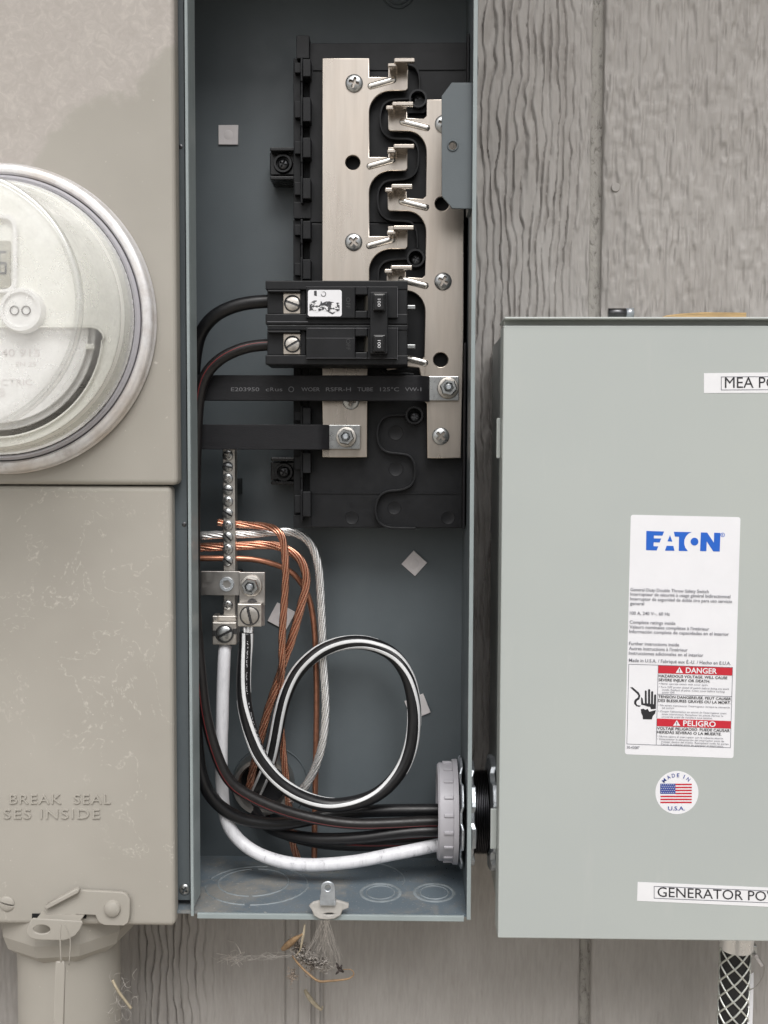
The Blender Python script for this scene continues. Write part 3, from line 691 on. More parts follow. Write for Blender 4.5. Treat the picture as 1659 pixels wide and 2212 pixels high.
# bus bars cut to their comb outline
YS = YB - .008; TH = .0032
def left_bar():
    x0, x1, xf, xg = 696, 798, 882, 846
    pts = [(x0, 125), (x1, 125)]
    for yt, yb_, sh in ((166, 196, 0), (339, 369, -1), (510, 538, -1), (684, 712, -2)):
        pts += [(x1, yt), (xf + sh, yt - 26), (xf + sh, yb_ - 5), (xf + sh - 4, yb_)] if False else [(x1, yt), (838, yt), (838, yt - 22), (xf + sh, yt - 22), (xf + sh, yb_ - 5), (xf + sh - 5, yb_)]
        pts += arc(845, yb_ + 47, 47, -90, -180, 10)
    pts += [(x1 - 4, 800), (x1 - 5, 988), (x0, 988)]
    return pts
lb = prism('bus_bar', [left_bar(), circ(762, 351, 15.5, 28)], YS, YS + TH, 'tin_bus', bus, .0005, label='left tin-plated bus bar with comb fingers')
def right_bar():
    pts = [(921, 214), (1002, 214), (1002, 700), (1000, 800), (996, 990), (923, 990), (922, 872), (918, 868), (918, 812), (905, 795)]
    arcs = []
    for yt, yb_, sh in ((256, 283, 0), (429, 456, -1), (600, 628, -3), (776, 800, -5))[::-1]:
        arcs += [(921 + sh, yb_ + 46)] if yt == 776 else []
        arcs += [(921 + sh + 41 * cos(a) - 41, yb_ + 45 - 45 * sin(a)) for a in np.linspace(0, pi / 2, 10)] if yt != 776 else [(905, 795), (880, 792)]
        arcs += [(842 + sh, yb_), (838 + sh, yb_ - 5), (838 + sh, yt - 16), (880 + sh, yt - 16), (880 + sh, yt - 2), (915 + sh, yt)] + [(921 + sh, yt - 6)]
    return pts[:-1] + arcs
rb = prism('bus_bar', [right_bar(), circ(952, 777, 15.5, 28), circ(955, 440, 15, 28)], YS, YS + TH, 'tin_bus', bus, .0005, label='right tin-plated bus bar with comb fingers')
# stabs: blades bent up towards the viewer, seen from slightly below
YT = YS - .015
def stab(parent, xa, xb, ya, yb2, xc_, xd_, yc, yd):
    boxes('stab', [pb(xa, ya, xb, yb2, YT, YT + .003), pb(xa - 1, ya + 1, xb - 14, yb2 - 1, YT + .002, YS + .0015)], 'tin_bus', parent, .0004)
    boxes('stab', [pb(xc_, yc, xd_, yd, YT + .002, YT + .005), pb(xc_ + 3, yc + 1, xd_ + 2, yd - 1, YT + .004, YS + .0015)], 'tin_bus', parent, .0005)
def ridge(parent, x0, y0, x1, y1, r):
    a = U(x0, y0, YS); b = U(x1, y1, YS); d = (b - a); L = d.length; d.normalize(); n_ = Vector((-d.z, 0, d.x)); v = []; f = []
    NS, NT = 22, 7; rw = R(r, YS)
    for i in range(NS + 1):
        t = i / NS * L; ed = min(t, L - t); w = rw * (1 if ed > rw else math.sqrt(max(.0025, 1 - (1 - ed / rw) ** 2)))
        for j in range(NT + 1):
            th = pi * j / NT; v.append(a + d * t + n_ * (w * cos(th)) + Vector((0, -w * .62 * sin(th) + .0004, 0)))
    for i in range(NS):
        for j in range(NT): q_ = i * (NT + 1) + j; f.append((q_, q_ + 1, q_ + NT + 2, q_ + NT + 1))
    mk('stiffening_ridge', v, f, 'tin_ridge', parent, smooth=True)
for dy, dx in ((0, 0), (186, -1), (362, -2)):
    stab(lb, 852 + dx, 896 + dx, 125 + dy * 1.0, 134 + dy, 838 + dx, 856 + dx, 136 + dy, 144 + dy)
for y, dx in ((166, 0), (339, -2), (511, -3)): ridge(lb, 793 + dx, y + 22, 857 + dx, y + 4, 8)
for y, dx in ((219.5, 0), (397.5, -2), (573, -3)):
    stab(rb, 848 + dx, 893 + dx, y, y + 8.5, 834 + dx, 850 + dx, y + 8, y + 17)
for y, dx in ((262, 0), (434, -2), (603, -3), (770, -4)): ridge(rb, 862 + dx, y - 1, 930 + dx, y + 16, 8)
for i, (x, y) in enumerate(((765, 180), (764, 523), (758, 866), (957, 608), (952, 942), (958, 268))):
    o = screw(x, y, 18.5, YS - .0002, 'phillips', 'steel', lb if x < 800 else rb, (.3, .7, .2, .5, .75, .3)[i])
# serpentine barrier rib and screw bosses between the bars
def z1(x, y): return (564 + .3 * x, 33 + .3 * y)
def z2(x, y): return (398 + .4 * x, 564 + .4 * y)
def rib(pts, Yt, name='barrier_rib', w=2.2):
    p_ = smoothpath(spline([U(x, y, Yt) for x, y in pts], 6), 2); v = []; f = []
    for i, q_ in enumerate(p_):
        t = (p_[min(i + 1, len(p_) - 1)] - p_[max(i - 1, 0)]).normalized(); n_ = Vector((-t.z, 0, t.x)) * R(w, Yt)
        v += [q_ + n_ + Vector((0, YB - Yt + .001, 0)), q_ + n_, q_ - n_, q_ - n_ + Vector((0, YB - Yt + .001, 0))]
    for i in range(len(p_) - 1):
        for j in range(3): f.append((i * 4 + j, i * 4 + j + 1, i * 4 + j + 5, i * 4 + j + 4))
    f += [(0, 1, 2, 3), tuple(len(v) - 4 + j for j in range(4))]
    return mk(name, v, f, 'black_plastic', bs, bevel=.0003)
rib([z1(*p_) for p_ in ((1062, 352), (1110, 372), (1135, 420), (1142, 480), (1142, 545))], YB - .006)
rib([z1(*p_) for p_ in ((1090, 600), (1000, 602), (930, 612), (880, 645), (860, 710), (860, 780), (880, 840), (930, 880), (1000, 888), (1060, 890), (1105, 910), (1130, 960), (1134, 1020), (1125, 1100), (1095, 1150), (1040, 1178), (960, 1184), (890, 1200), (850, 1250), (840, 1320), (850, 1400), (885, 1450), (940, 1475), (1030, 1480), (1085, 1495), (1115, 1540), (1125, 1600), (1125, 1680))], YB - .006)
rib([z1(*p_) for p_ in ((1060, 1752), (960, 1756), (890, 1775), (850, 1820), (842, 1900), (842, 2000))], YB - .006)
rib([z2(*p_) for p_ in ((1200, 832), (1130, 832), (1080, 845), (1050, 885), (1043, 950), (1060, 1005), (1100, 1033), (1160, 1040), (1215, 1052), (1243, 1095), (1245, 1160), (1225, 1210), (1170, 1236), (1100, 1243), (1055, 1270), (1035, 1320), (1037, 1375), (1062, 1420), (1110, 1440), (1180, 1442), (1250, 1443))], YB - .005)
rib([z2(*p_) for p_ in ((1050, 560), (1065, 585), (1110, 602), (1180, 606), (1240, 612))], YB - .005)
for x, y in ((903, 212), (898, 557), (895, 897)):
    b_ = lathe('screw_boss', [(R(15, YB), -.003), (R(15, YB), .0085), (R(19, YB), .0085), (R(20.5, YB), -.001)], U(x, y, YB - .0085) + Vector((0, .0085, 0)), 'black_plastic_gloss', bus, 32)
    screw(x + 1, y + 4, 12, YB - .002, 'phillips', 'dark_steel', b_, .5)
prism('barrier_block', [[(882, 244), (915, 244), (920, 240), (921, 214), (900, 214)]], YB - .004, YB, 'black_plastic', bs)
for x, y, r in ((855, 935, 16), (855, 1013, 16), (852, 1097, 15), (760, 1118, 15), (968, 1118, 15)):
    lathe('moulding_mark', [(R(r, YB), 0), (R(r - .8, YB), .00022), (R(r - 1.6, YB), .00010), (0, .00010)], U(x, y, YB - .00005), 'black_plastic', bs, 28)

# =================================================================== TWO POLE CIRCUIT BREAKER
YK = .008
def zk(x, y): return (564 + .22 * x, 597.2 + .22 * y)     # close view of the breaker -> grid
def kb(x0, y0, x1, y1, Yf, Yb): a, b = zk(x0, y0), zk(x1, y1); return pb(a[0], a[1], b[0], b[1], Yf, Yb)
br = thing('circuit_breaker', U(728, 787, .04), 'black two-pole 100 amp circuit breaker clipped on the bus panel', 'breaker')
for i, (yo, y1) in enumerate(((0, 470), (474, 866))):
    t = [kb(42, 40 + 0, 1440, 130, YK + .003, YS - .004)] if i == 0 else [kb(60, 474, 1440, 530, YK + .003, YS - .004)]
    lo, hi = (130, 470) if i == 0 else (530, 866)
    t += [kb(60, lo - 2, 440, hi - (100 if i == 0 else 90), YK + .006, YS - .004), kb(42, hi - (104 if i == 0 else 94), 1440, hi, YK + .003, YS - .004)]
    hy = (180, 335) if i == 0 else (588, 742)
    t += [kb(440, lo - 30, 924, hi - 60, YK, YS - .006), kb(1046, lo - 30, 1340, hi - 60, YK, YS - .006), kb(924, lo - 30, 1046, hy[0], YK, YS - .006), kb(924, hy[1], 1046, hi - 60, YK, YS - .006), kb(924, hy[0], 1046, hy[1], YK + .012, YS - .006), kb(1338, lo - 30, 1436, hi - 60, YK + .0035, YS - .006)]
    pole = boxes('pole_case', t, 'black_plastic', br, .0006)
    # terminal window with clamp plate and slotted screw
    ys = (160, 368) if i == 0 else (560, 766)
    cl = box('clamp_plate', *kb(218, ys[0], 386, ys[1], YK + .0052, YK + .0075), 'tin_bus', pole, .0004)
    c_ = zk(308, sum(ys) / 2 + 2)
    lathe('screw_well', [(R(18.2, YK), .0002), (R(18.2, YK), .0010), (R(16.2, YK), .0010), (R(16, YK), .0001), (0, .0001)], U(*c_, YK + .0052), 'black_plastic_gloss', cl, 30)
    screw(c_[0], c_[1], 14.8, YK + .0046, 'slot', 'lug_metal', cl, (.35, -.55)[i], flat=.5)
    boxes('terminal_shade', [kb(60, ys[0] - 30, 385, ys[0] - 6, YK + .001, YK + .007)], 'black_plastic', pole, .0006)
    # handle slot and toggle
    w0 = kb(1003, hy[0] + 2, 1046, hy[1] - 2, YK + .0008, YK + .008)
    mk('toggle_wedge', [(w0[0], YK + .010, w0[4]), (w0[0], YK + .010, w0[5]), (w0[1], YK + .0008, w0[4]), (w0[1], YK + .0008, w0[5]), (w0[1], YK + .011, w0[4]), (w0[1], YK + .011, w0[5])], [(0, 1, 3, 2), (0, 2, 4), (1, 5, 3), (0, 4, 5, 1), (2, 3, 5, 4)], 'toggle_plastic', pole)
    text('off_mark', 'OFF', lambda x, y, hy=hy: U(*zk(835 + (y - 0), hy[0] + 15 + x), YK - .0002), 10, 120, 0, -40, 'toggle_dark', pole)
rail = box('handle_tie', *kb(1068, 150, 1244, 762, YK - .006, YK + .0005), 'black_plastic', br, .0007)
for i, hy in enumerate(((172, 334), (578, 742))):
    h_ = boxes('handle', [kb(1098, hy[0] - 6, 1222, hy[1] + 6, YK - .0085, YK), kb(1108, hy[0], 1208, hy[1], YK - .0115, YK)], 'black_plastic_gloss', br, .0007)
    text('rating_number', '100', lambda x, y, hy=hy: U(*zk(1140 - y, hy[0] + 42 + x), YK - .0117), 6, 82, -4, 30, 'print_white', h_, 0)
prism('rating_label', [[zk(*p_) for p_ in rrect(460, 132, 792, 392, 22)]], YK - .0003, YK - .0001, 'sticker_white', br, label='white rating sticker with broken black print')
prism('print_block', [[zk(*p_) for p_ in ((476, 262), (520, 236), (590, 232), (600, 262), (655, 238), (690, 250), (768, 258), (772, 335), (735, 345), (700, 372), (640, 338), (590, 332), (545, 352), (500, 330), (474, 338))], [zk(*p_) for p_ in ((520, 140), (545, 140), (548, 190), (520, 188))], [zk(*p_) for p_ in circ(612, 172, 26, 20)], [zk(*p_) for p_ in circ(612, 172, 20, 20)]], YK - .0005, YK - .0004, 'rating_print', br)
for y in (300, 686):
    x0, y0 = zk(1436, y - 18); x1, y1 = zk(1515, y + 20); pbox('clip_pin', x0, y0, x1, y1, YS - .008, YS - .004, 'steel', br, .0003)
# scuffed mould lines along the case
for (xa_, ya_, xb_, yb_2) in ((440, 100, 1340, 103), (440, 800, 1340, 803), (60, 441, 460, 446), (460, 508, 1050, 511), (440, 604, 920, 607), (1338, 110, 1342, 400), (1338, 500, 1341, 820)):
    box('mould_line', *kb(xa_, ya_, xb_, yb_2, YK - .0002, YK + .0002), 'print_grey', br)

# =================================================================== INSULATED BUS STRAPS
def strap(label, pts, y0, y1, tab, nut, tabY):
    o = thing('bus_strap', U(pts[0][0], (y0 + y1) / 2, .04), label, 'bus strap')
    def sheet(name, prof, ya, yb2, th, mat, bev):
        p_ = smoothpath(spline([Vector((U(x, (ya + yb2) / 2, Y).x, Y, 0)) for x, Y in prof], 8), 2); zt_, zb_ = ZM(ya, prof[0][0], prof[-1][0], prof[0][1]), ZM(yb2, prof[0][0], prof[-1][0], prof[0][1]); v = []; f = []
        for i, q_ in enumerate(p_):
            t = (p_[min(i + 1, len(p_) - 1)] - p_[max(i - 1, 0)]).normalized(); n_ = Vector((t.y, -t.x, 0)) * th / 2
            for d_, z__ in ((n_, zt_), (n_, zb_), (-n_, zb_), (-n_, zt_)): v.append((q_.x + d_.x, q_.y + d_.y, z__))
        for i in range(len(p_) - 1):
            for j in range(4): j2 = (j + 1) % 4; f.append((i * 4 + j, i * 4 + j2, i * 4 + 4 + j2, i * 4 + 4 + j))
        f += [(0, 1, 2, 3), tuple(len(v) - 4 + j for j in range(4))]
        return mk(name, v, f, mat, o, bevel=bev)
    sl = sheet('sleeve', pts, y0, y1, .0048, 'heat_shrink', .0011)
    sheet('end_tab', tab, y0 + 1, y1 - 1, .0028, 'steel', .0004)
    hexnut(nut[0], nut[1], nut[2], tabY - .0015, o)
    return o, sl
s1, sl1 = strap('long black sleeved bus strap with grey print, bolted to the right bus bar', [(405, .034), (480, .034), (650, .034), (800, .034), (880, .034), (902, .0345), (915, .038), (921, .0415)], 811, 866, [(910, .0375), (918, .0405), (930, .0415), (960, .0415), (991, .0415)], (968, 838, 23), .0408)
YP = .034 - .0026
for s_, a, b in (('E203950', 499, 560), ('c', 574, 582), ('R', 584, 592), ('us', 594, 610), ('WOER', 651, 691), ('RSFR-H', 704, 758), ('TUBE', 772, 806), ('125°C', 821, 862), ('VW-1', 875, 910)):
    text('sleeve_print', s_, on(YP), a, b, 845, 8, 'print_grey', sl1, .005)
prism('sleeve_mark', [circ(629, 841, 6, 18), circ(629, 841, 4.6, 18)], YP - .0001, YP, 'print_grey', sl1)
strap('short plain black sleeved bus strap bolted to the left bus bar', [(405, .036), (480, .036), (580, .036), (660, .036), (685, .0365), (698, .039), (706, .0415)], 917, 971, [(700, .0395), (708, .0412), (722, .0415), (750, .0415), (778, .0415)], (748, 944, 22), .0408)

# =================================================================== TERMINAL BAR
YN = .050
tb = thing('terminal_bar', U(492, 1390, YN), 'aluminium ground terminal bar with a column of screws and wire lugs', 'terminal bar')
x0, x1, _, _, zb_, zt_ = pb(482, 968, 508, 1345, YN, YN)
box('bar', x0, x1, YN, YN + .010, zb_, zt_, 'lug_metal', tb, .0005)
for q_ in ((zt_ - .03, zt_ - .02), (zb_ + .02, zb_ + .03)): box('standoff', x0 + .001, x1 - .001, YN + .010, BACK - .0005, q_[0], q_[1], 'black_plastic', tb)
for i, y in enumerate((984, 1008, 1033, 1058, 1083, 1109, 1135, 1160, 1186, 1212, 1307)):
    screw(492, y, 11.5, YN - .0002, ('phillips', 'slot')[i % 2 if i else 0], 'steel', tb, random.uniform(0, 1.5), name='terminal_screw', flat=1.15)
for i in range(12):
    y = 980 + i * 25; lathe('side_hole', [(R(4, YN), .0), (R(3, YN), .001), (0, .0005)], (x1 + .0001, YN + .005, U(508, y, YN).z), 'dark_steel', tb, 12, axis='X') if False else None
pbox('cross_strap', 434, 1234, 519, 1286, YN - .005, YN - .0025, 'bracket_metal', tb, .0003)
screw(490, 1262, 16, YN - .0052, 'hex', 'zinc', tb, .3, name='bonding_screw', flat=1.0)
jp = boxes('jumper_plate', [pb(516, 1236, 572, 1308, YN - .0078, YN - .0052), pb(533, 1300, 571, 1352, YN - .0040, YN - .0015)], 'bracket_metal', tb, .0004)
hexnut(543, 1265, 24, YN - .0078, jp)
screw(545, 1305, 12, YN - .0078, 'hex', 'dark_steel', jp, 0)
lugs = []
YL = YN - .016
lg = boxes('lug', [pb(512, 1304, 565, 1354, YL, YL + .012)], 'lug_metal', tb, .0007)
c_ = U(539, 1330, YL); lathe('lug_thread', [(R(22, YL), 0), (R(21, YL), .0007), (R(19.5, YL), .0007), (R(19, YL), 0)], c_, 'dark_steel', lg, 36)
screw(539, 1330, 18.5, YL - .0002, 'slot', 'lug_metal', lg, 1.35, flat=.30)
YL2 = YN - .013
lg2 = boxes('lug', [pb(458, 1344, 511, 1393, YL2, YL2 + .014), pb(458, 1330, 470, 1345, YL2 + .003, YL2 + .014), pb(458, 1330, 511, 1345, YL2 + .009, YL2 + .014)], 'lug_metal', tb, .0007)
lathe('lug_thread', [(R(20, YL2), .0001), (R(20, YL2), .0010), (R(17.5, YL2), .0010), (R(17, YL2), .0001)], U(485, 1369, YL2), 'dark_steel', lg2, 36)
screw(485, 1369, 17, YL2 - .0004, 'slot', 'steel', lg2, -.5, flat=.8)
boxes('lug_seam', [pb(457.5, 1362, 466, 1374, YL2 - .0002, YL2 + .001), pb(503, 1358, 511.5, 1370, YL2 - .0002, YL2 + .001)], 'dark_steel', lg2)

# =================================================================== BARE CONDUCTORS
def conductor(name, label, cat, pts, r, mat, n=None, pitch=.03, per=10):
    p_ = path_of(pts, per); Yr = pts[len(pts) // 2][2]
    o = stranded(name, p_, R(r, Yr), n, pitch, mat) if n else tube(name, p_, R(r, Yr), mat)
    return tag(o, label, cat)
conductor('copper_wire', 'stranded bare copper wire from the top of the terminal bar, bending sharply down', 'wire',
    [(470, 1128, .056), (490, 1130, .056), (525, 1133, .056), (556, 1135, .055), (580, 1138, .053), (598, 1146, .050), (609, 1160, .049), (615, 1190, .049), (617, 1227, .049), (616, 1271, .050), (613, 1315, .051), (610, 1360, .052), (609, 1403, .053), (609, 1440, .056), (605, 1490, .064), (605, 1540, .070), (608, 1586, .074), (614, 1649, .074), (620, 1700, .074), (625, 1754, .074), (631, 1817, .074), (641, 1848, .076), (646, 1862, .077)], 8.4, 'copper', 6, .066)
conductor('copper_wire', 'thick stranded bare copper wire arching right and running down into the back bushing', 'wire',
    [(405, 1183, .057), (470, 1181, .057), (508, 1180, .057), (552, 1177, .058), (590, 1178, .060), (620, 1187, .060), (645, 1205, .060), (659, 1232, .060), (661, 1265, .060), (652, 1303, .060), (640, 1347, .060), (627, 1391, .061), (614, 1425, .062), (604, 1460, .063), (592, 1495, .064), (579, 1535, .066), (567, 1580, .068), (553, 1635, .072), (543, 1680, .078), (538, 1705, .0865)], 9.8, 'copper', 7, .075)
conductor('copper_wire', 'single solid bare copper wire curving down to the enclosure floor', 'wire',
    [(405, 1206, .056), (470, 1206, .056), (508, 1206, .057), (552, 1209, .060), (596, 1220, .064), (629, 1236, .067), (651, 1260, .069), (666, 1289, .071), (675, 1326, .072), (680, 1370, .073), (682, 1425, .074), (684, 1491, .075), (683, 1600, .076), (680, 1750, .076), (679, 1853, .076), (679, 1862, .076)], 6.3, 'solid_copper')
conductor('aluminium_wire', 'stranded silvery bare wire arching outside the copper wires', 'wire',
    [(434, 1157, .057), (475, 1155, .057), (508, 1154, .057), (552, 1153, .059), (596, 1149, .062), (631, 1150, .065), (658, 1162, .066), (677, 1187, .067), (688, 1227, .067), (692, 1271, .067), (694, 1315, .067), (696, 1359, .067), (698, 1425, .067), (702, 1491, .066), (703, 1540, .065), (699, 1590, .064), (690, 1632, .064), (675, 1672, .065), (655, 1704, .067), (636, 1722, .072), (615, 1738, .080)], 9.2, 'aluminium_wire', 7, .052)

# =================================================================== INSULATED CABLES
def cable(label, pts, r, mat='black_jacket', stripes=(), per=8, name='insulated_cable', cat='cable'):
    p_ = path_of(pts, per); Yr = pts[len(pts) // 2][2]; rr_ = R(r, Yr)
    o = tag(tube(name, p_, rr_, mat, seg=20), label, cat)
    for st_ in stripes: stripe('stripe', p_, rr_, st_[0], st_[1], st_[2], o, rng_=st_[3] if len(st_) > 3 else (0, 1))
    return o, p_, rr_
BX = .048    # depth of the bushing axis
def kf(*kv): return lambda s: float(np.interp(s, [a for a, _ in kv], [b for _, b in kv]))
wc, wp_, wr = cable('white scuffed cable sweeping from the lower lug along the enclosure floor', [(487, 1396, .044), (485, 1410, .042), (483, 1450, .041), (481, 1510, .041), (480, 1559, .041), (478, 1619, .042), (479, 1690, .044), (486, 1760, .046), (506, 1803, .046), (545, 1837, .044), (599, 1859, .042), (659, 1868, .040), (719, 1866, .039), (779, 1859, .039), (839, 1847, .040), (895, 1836, .042), (950, 1824, .046), (990, 1815, .048)], 14, 'white_jacket')
bare = tube('bare_end', path_of([(486, 1380, .044), (486, 1396, .0435), (485, 1408, .042)]), R(9, .043), 'dark_steel', wc, 10)
# striped cable that loops once
sp_pts = [(533, 1366, .036), (531, 1395, .036), (528, 1426, .035), (526, 1475, .034), (528, 1517, .033), (535, 1555, .033), (546, 1595, .033), (563, 1637, .033), (599, 1685, .034), (644, 1718, .035), (692, 1736, .037), (734, 1739, .039), (788, 1728, .043), (830, 1705, .046), (866, 1664, .049), (887, 1615, .051), (895, 1559, .053), (892, 1505, .055), (878, 1455, .057), (848, 1414, .059), (800, 1391, .060), (750, 1388, .061), (703, 1401, .062), (665, 1427, .062), (637, 1459, .063), (617, 1500, .063), (604, 1545, .064), (593, 1600, .066), (582, 1645, .070), (568, 1680, .076), (556, 1705, .0865)]
sc, sp, sr = cable('black cable with two white stripes making one big loop', sp_pts, 15.4, 'black_jacket')
# angle 0 faces the camera, positive turns to the outside of the loop; the jacket twists steadily
for kv, rg_ in ((((0, .45), (.12, 0), (.2, -.5), (.27, -.95), (.34, -1.6), (.38, -1.9)), (0, .36)), (((0, -.85), (.1, -1.5), (.15, -1.9)), (0, .12)), (((.12, 1.9), (.2, 1.2), (.27, .65), (.33, .3), (.38, 0), (.44, -.6), (.5, -1.2), (.56, -1.8)), (.13, .55)), (((.46, 1.6), (.5, 1.15), (.55, .75), (.6, .15), (.64, -.45), (.70, -1.1), (.75, -1.6), (.78, -1.9)), (.47, .77)), (((.52, 1.9), (.56, 1.5), (.6, 1.1), (.66, .3), (.72, 0), (.8, -.3), (.9, -.6), (1, -.9)), (.53, 1)), (((.66, 1.8), (.72, 1.35), (.8, 1.05), (.9, .85), (1, .7)), (.66, 1))):
    stripe('stripe', sp, sr, kf(*kv), .25, 'white_stripe', sc, rng_=rg_)
for dx, y0_, y1_ in ((-5, 1355, 1372), (3, 1353, 1374), (11, 1352, 1370)):
    tube('bare_strand', path_of([(533 + dx, y0_, .037), (533 + dx * .9, (y0_ + y1_) / 2, .0365), (533 + dx * .8, y1_, .036)]), R(4, .036), 'aluminium_wire', sc, 8)
prt = thing  # printed legend down the cable
lp = [(528.5, 1400, .0338), (526, 1425, .0335), (524, 1455, .033), (524, 1480, .0325), (527, 1510, .0325), (531, 1540, .0325)]
v = []; f = []; fr_ = camframes(sp); n_ = len(sp)
for i in range(int(.02 * n_), int(.26 * n_)):
    t_, a_, b_ = fr_[i]; d_ = (sp[i + 1] - sp[i])
    for j in range(2):
        if random.random() < .35: continue
        an = float(np.interp(i / n_, [0, .12, .2, .27], [-.25, -.55, -1.0, -1.35])) + random.uniform(-.06, .06); o_ = sp[i] + d_ * (j * .5 + .1)
        c0 = o_ + (a_ * cos(an) + b_ * sin(an)) * sr * 1.003; c1 = o_ + d_ * random.uniform(.05, .28) + (a_ * cos(an + .12) + b_ * sin(an + .12)) * sr * 1.003
        tube_data([c0, c1], .00016, 4, None, True, v, f)
pj = mk('jacket_print', v, f, 'print_white', sc); pj['kind'] = 'stuff'
# feeders from the breaker lugs
cable('upper black cable curving from the top breaker terminal to the left wall', [(600, 650, .022), (575, 651, .022), (540, 654, .022), (505, 662, .023), (472, 677, .025), (448, 698, .028), (432, 724, .031), (424, 755, .034), (419, 800, .037), (416, 880, .042), (414, 1000, .046), (414, 1150, .046), (415, 1300, .044), (418, 1420, .042), (421, 1520, .041), (425, 1600, .040), (431, 1655, .039), (442, 1695, .039), (460, 1725, .040), (488, 1751, .042), (524, 1769, .045), (569, 1778, .048), (614, 1779, .051), (660, 1772, .054), (700, 1762, .056), (745, 1755, .056), (824, 1751, .055), (900, 1750, .054), (960, 1750, .054)], 14, 'black_jacket')
cable('lower black cable with a red line from the bottom breaker terminal to the bushing', [(600, 745, .022), (575, 745, .022), (540, 749, .022), (510, 758, .022), (480, 773, .023), (455, 795, .024), (439, 822, .025), (430, 860, .026), (425, 920, .027), (422, 1010, .028), (420, 1150, .029), (421, 1290, .029), (426, 1376, .029), (434, 1459, .028), (441, 1525, .028), (451, 1574, .028), (463, 1616, .028), (482, 1664, .028), (509, 1700, .029), (554, 1727, .031), (599, 1746, .033), (656, 1763, .036), (719, 1775, .038), (779, 1780, .040), (854, 1778, .042), (910, 1775, .043), (960, 1774, .044)], 12.6, 'brown_jacket', [(kf((0, .5), (.3, .3), (.55, .55), (.75, .75), (1, .9)), .07, 'red_stripe')])
cable('black cable running from the back bushing low into the grey bushing', [(545, 1735, .087), (552, 1755, .078), (575, 1783, .066), (614, 1800, .058), (674, 1811, .050), (734, 1812, .046), (794, 1808, .044), (854, 1800, .043), (910, 1795, .043), (960, 1794, .044)], 13.2)
cable('black cable with red stripes tucked under the others at the bushing', [(560, 1740, .087), (575, 1770, .081), (610, 1800, .074), (670, 1818, .068), (734, 1826, .062), (794, 1827, .058), (860, 1823, .056), (910, 1820, .055), (960, 1818, .054)], 11.5, 'black_jacket', [(kf((0, -.1), (.5, -.3), (.7, .15), (.85, .75), (1, 1.0)), .14, 'red_stripe'), (kf((0, -1.0), (1, -1.0)), .08, 'red_stripe')])

# =================================================================== CONDUIT NIPPLE WITH BUSHING AND LOCKNUTS
bxc = U(975, 1752, BX); xw = xr1; rB = R(106, BX)
nip = thing('conduit_nipple', (xw, BX, bxc.z), 'threaded conduit nipple with grey bushing and locknuts between the two boxes', 'conduit fitting')
cz = bxc.z; xB0 = U(945, 1752, BX - rB * .3).x; xB1 = U(988, 1752, BX - rB * .3).x
def lx(name, prof, mat, n=64, parent=nip, smooth=True): return lathe(name, prof, (0, BX, cz), mat, parent, n, axis='X', smooth=smooth)
bsh = lx('plastic_bushing', [(rB * .76, xB0 + .004), (rB * .78, xB0), (rB * .94, xB0), (rB * .98, xB0 + .0012), (rB * .985, xB1 - .003), (rB * 1.05, xB1 - .003), (rB * 1.06, xB1), (rB * .8, xB1), (rB * .76, xB1)], 'bushing_plastic')
# profile tuples are (radius, height along X)
for i in range(18):
    a = 2 * pi * (i + .3) / 18; c_ = Vector((0, cos(a), sin(a)))
    v = []
    for x in (xB0 + .0035, xB1 - .0031):
        for rr_ in (rB * .975, rB * 1.018):
            for t in (-.0011, .0011): q_ = c_ * rr_ + Vector((0, -sin(a), cos(a))) * t; v.append((x, BX + q_.y, cz + q_.z))
    mk('grip_rib', v, BF, 'bushing_plastic', bsh, bevel=.0005)
lx('throat', [(0, xB1 - .002), (rB * .77, xB1 - .002)], 'black_plastic')
def locknut(xa_, xb_, r, mat, lobes=8):
    v = []; f = []; N = lobes * 8; prof = ((.80, xa_), (1, xa_), (1, xb_), (.80, xb_))
    for i in range(N):
        a = 2 * pi * i / N; ph = (i % 8); up = 1.07 if ph < 5 else 1.0; tw = (.0011 if ph < 5 else 0)
        for q_, x in prof: v.append((x + (tw if q_ == 1 else 0), BX + r * q_ * (up if q_ == 1 else 1) * cos(a), cz + r * q_ * (up if q_ == 1 else 1) * sin(a)))
    for i in range(N):
        j = (i + 1) % N
        for k_ in range(4): f.append((i * 4 + k_, i * 4 + (k_ + 1) % 4, j * 4 + (k_ + 1) % 4, j * 4 + k_))
    return mk('locknut', v, f, mat, nip, bevel=.0005)
xe0 = U(1072, 1752, 0).x       # left side of the switch box, refined below
locknut(xB1 + .0007, xr0 - .0024, rB * 1.06, 'zinc')
locknut(xr1 + .0004, xr1 + .0034, rB * 1.0, 'zinc')

# =================================================================== SAFETY SWITCH BOX
YD = -.022
xs0 = (U(1090, 703, YD).x + U(1073, 2022, YD).x) / 2; zs1 = ZM(703, 1090, 1659, YD); zs0 = ZM(2030, 1073, 1659, YD)
XSR = U(1905, 1300, YD).x
sw = thing('safety_switch', ((xs0 + XSR) / 2, WALL - .004, zs0), 'closed light grey safety switch box with white and red labels on its door', 'switch box')
BODY0 = -.004
xbody = xs0 + .0030
box('box_body', xbody, XSR - .002, BODY0, WALL - .006, zs0 + .004, zs1 - .001, 'switch_paint', sw)
door = boxes('door', [(xs0, XSR, YD, YD + .0016, zs0, zs1), (xs0, xs0 + .0014, YD + .001, YD + .018, zs0, zs1), (xs0, XSR, YD + .001, YD + .018, zs0, zs0 + .0014), (xs0, XSR, YD + .001, YD + .014, zs1 - .0014, zs1)], 'switch_paint', sw, .0009, seg=3)
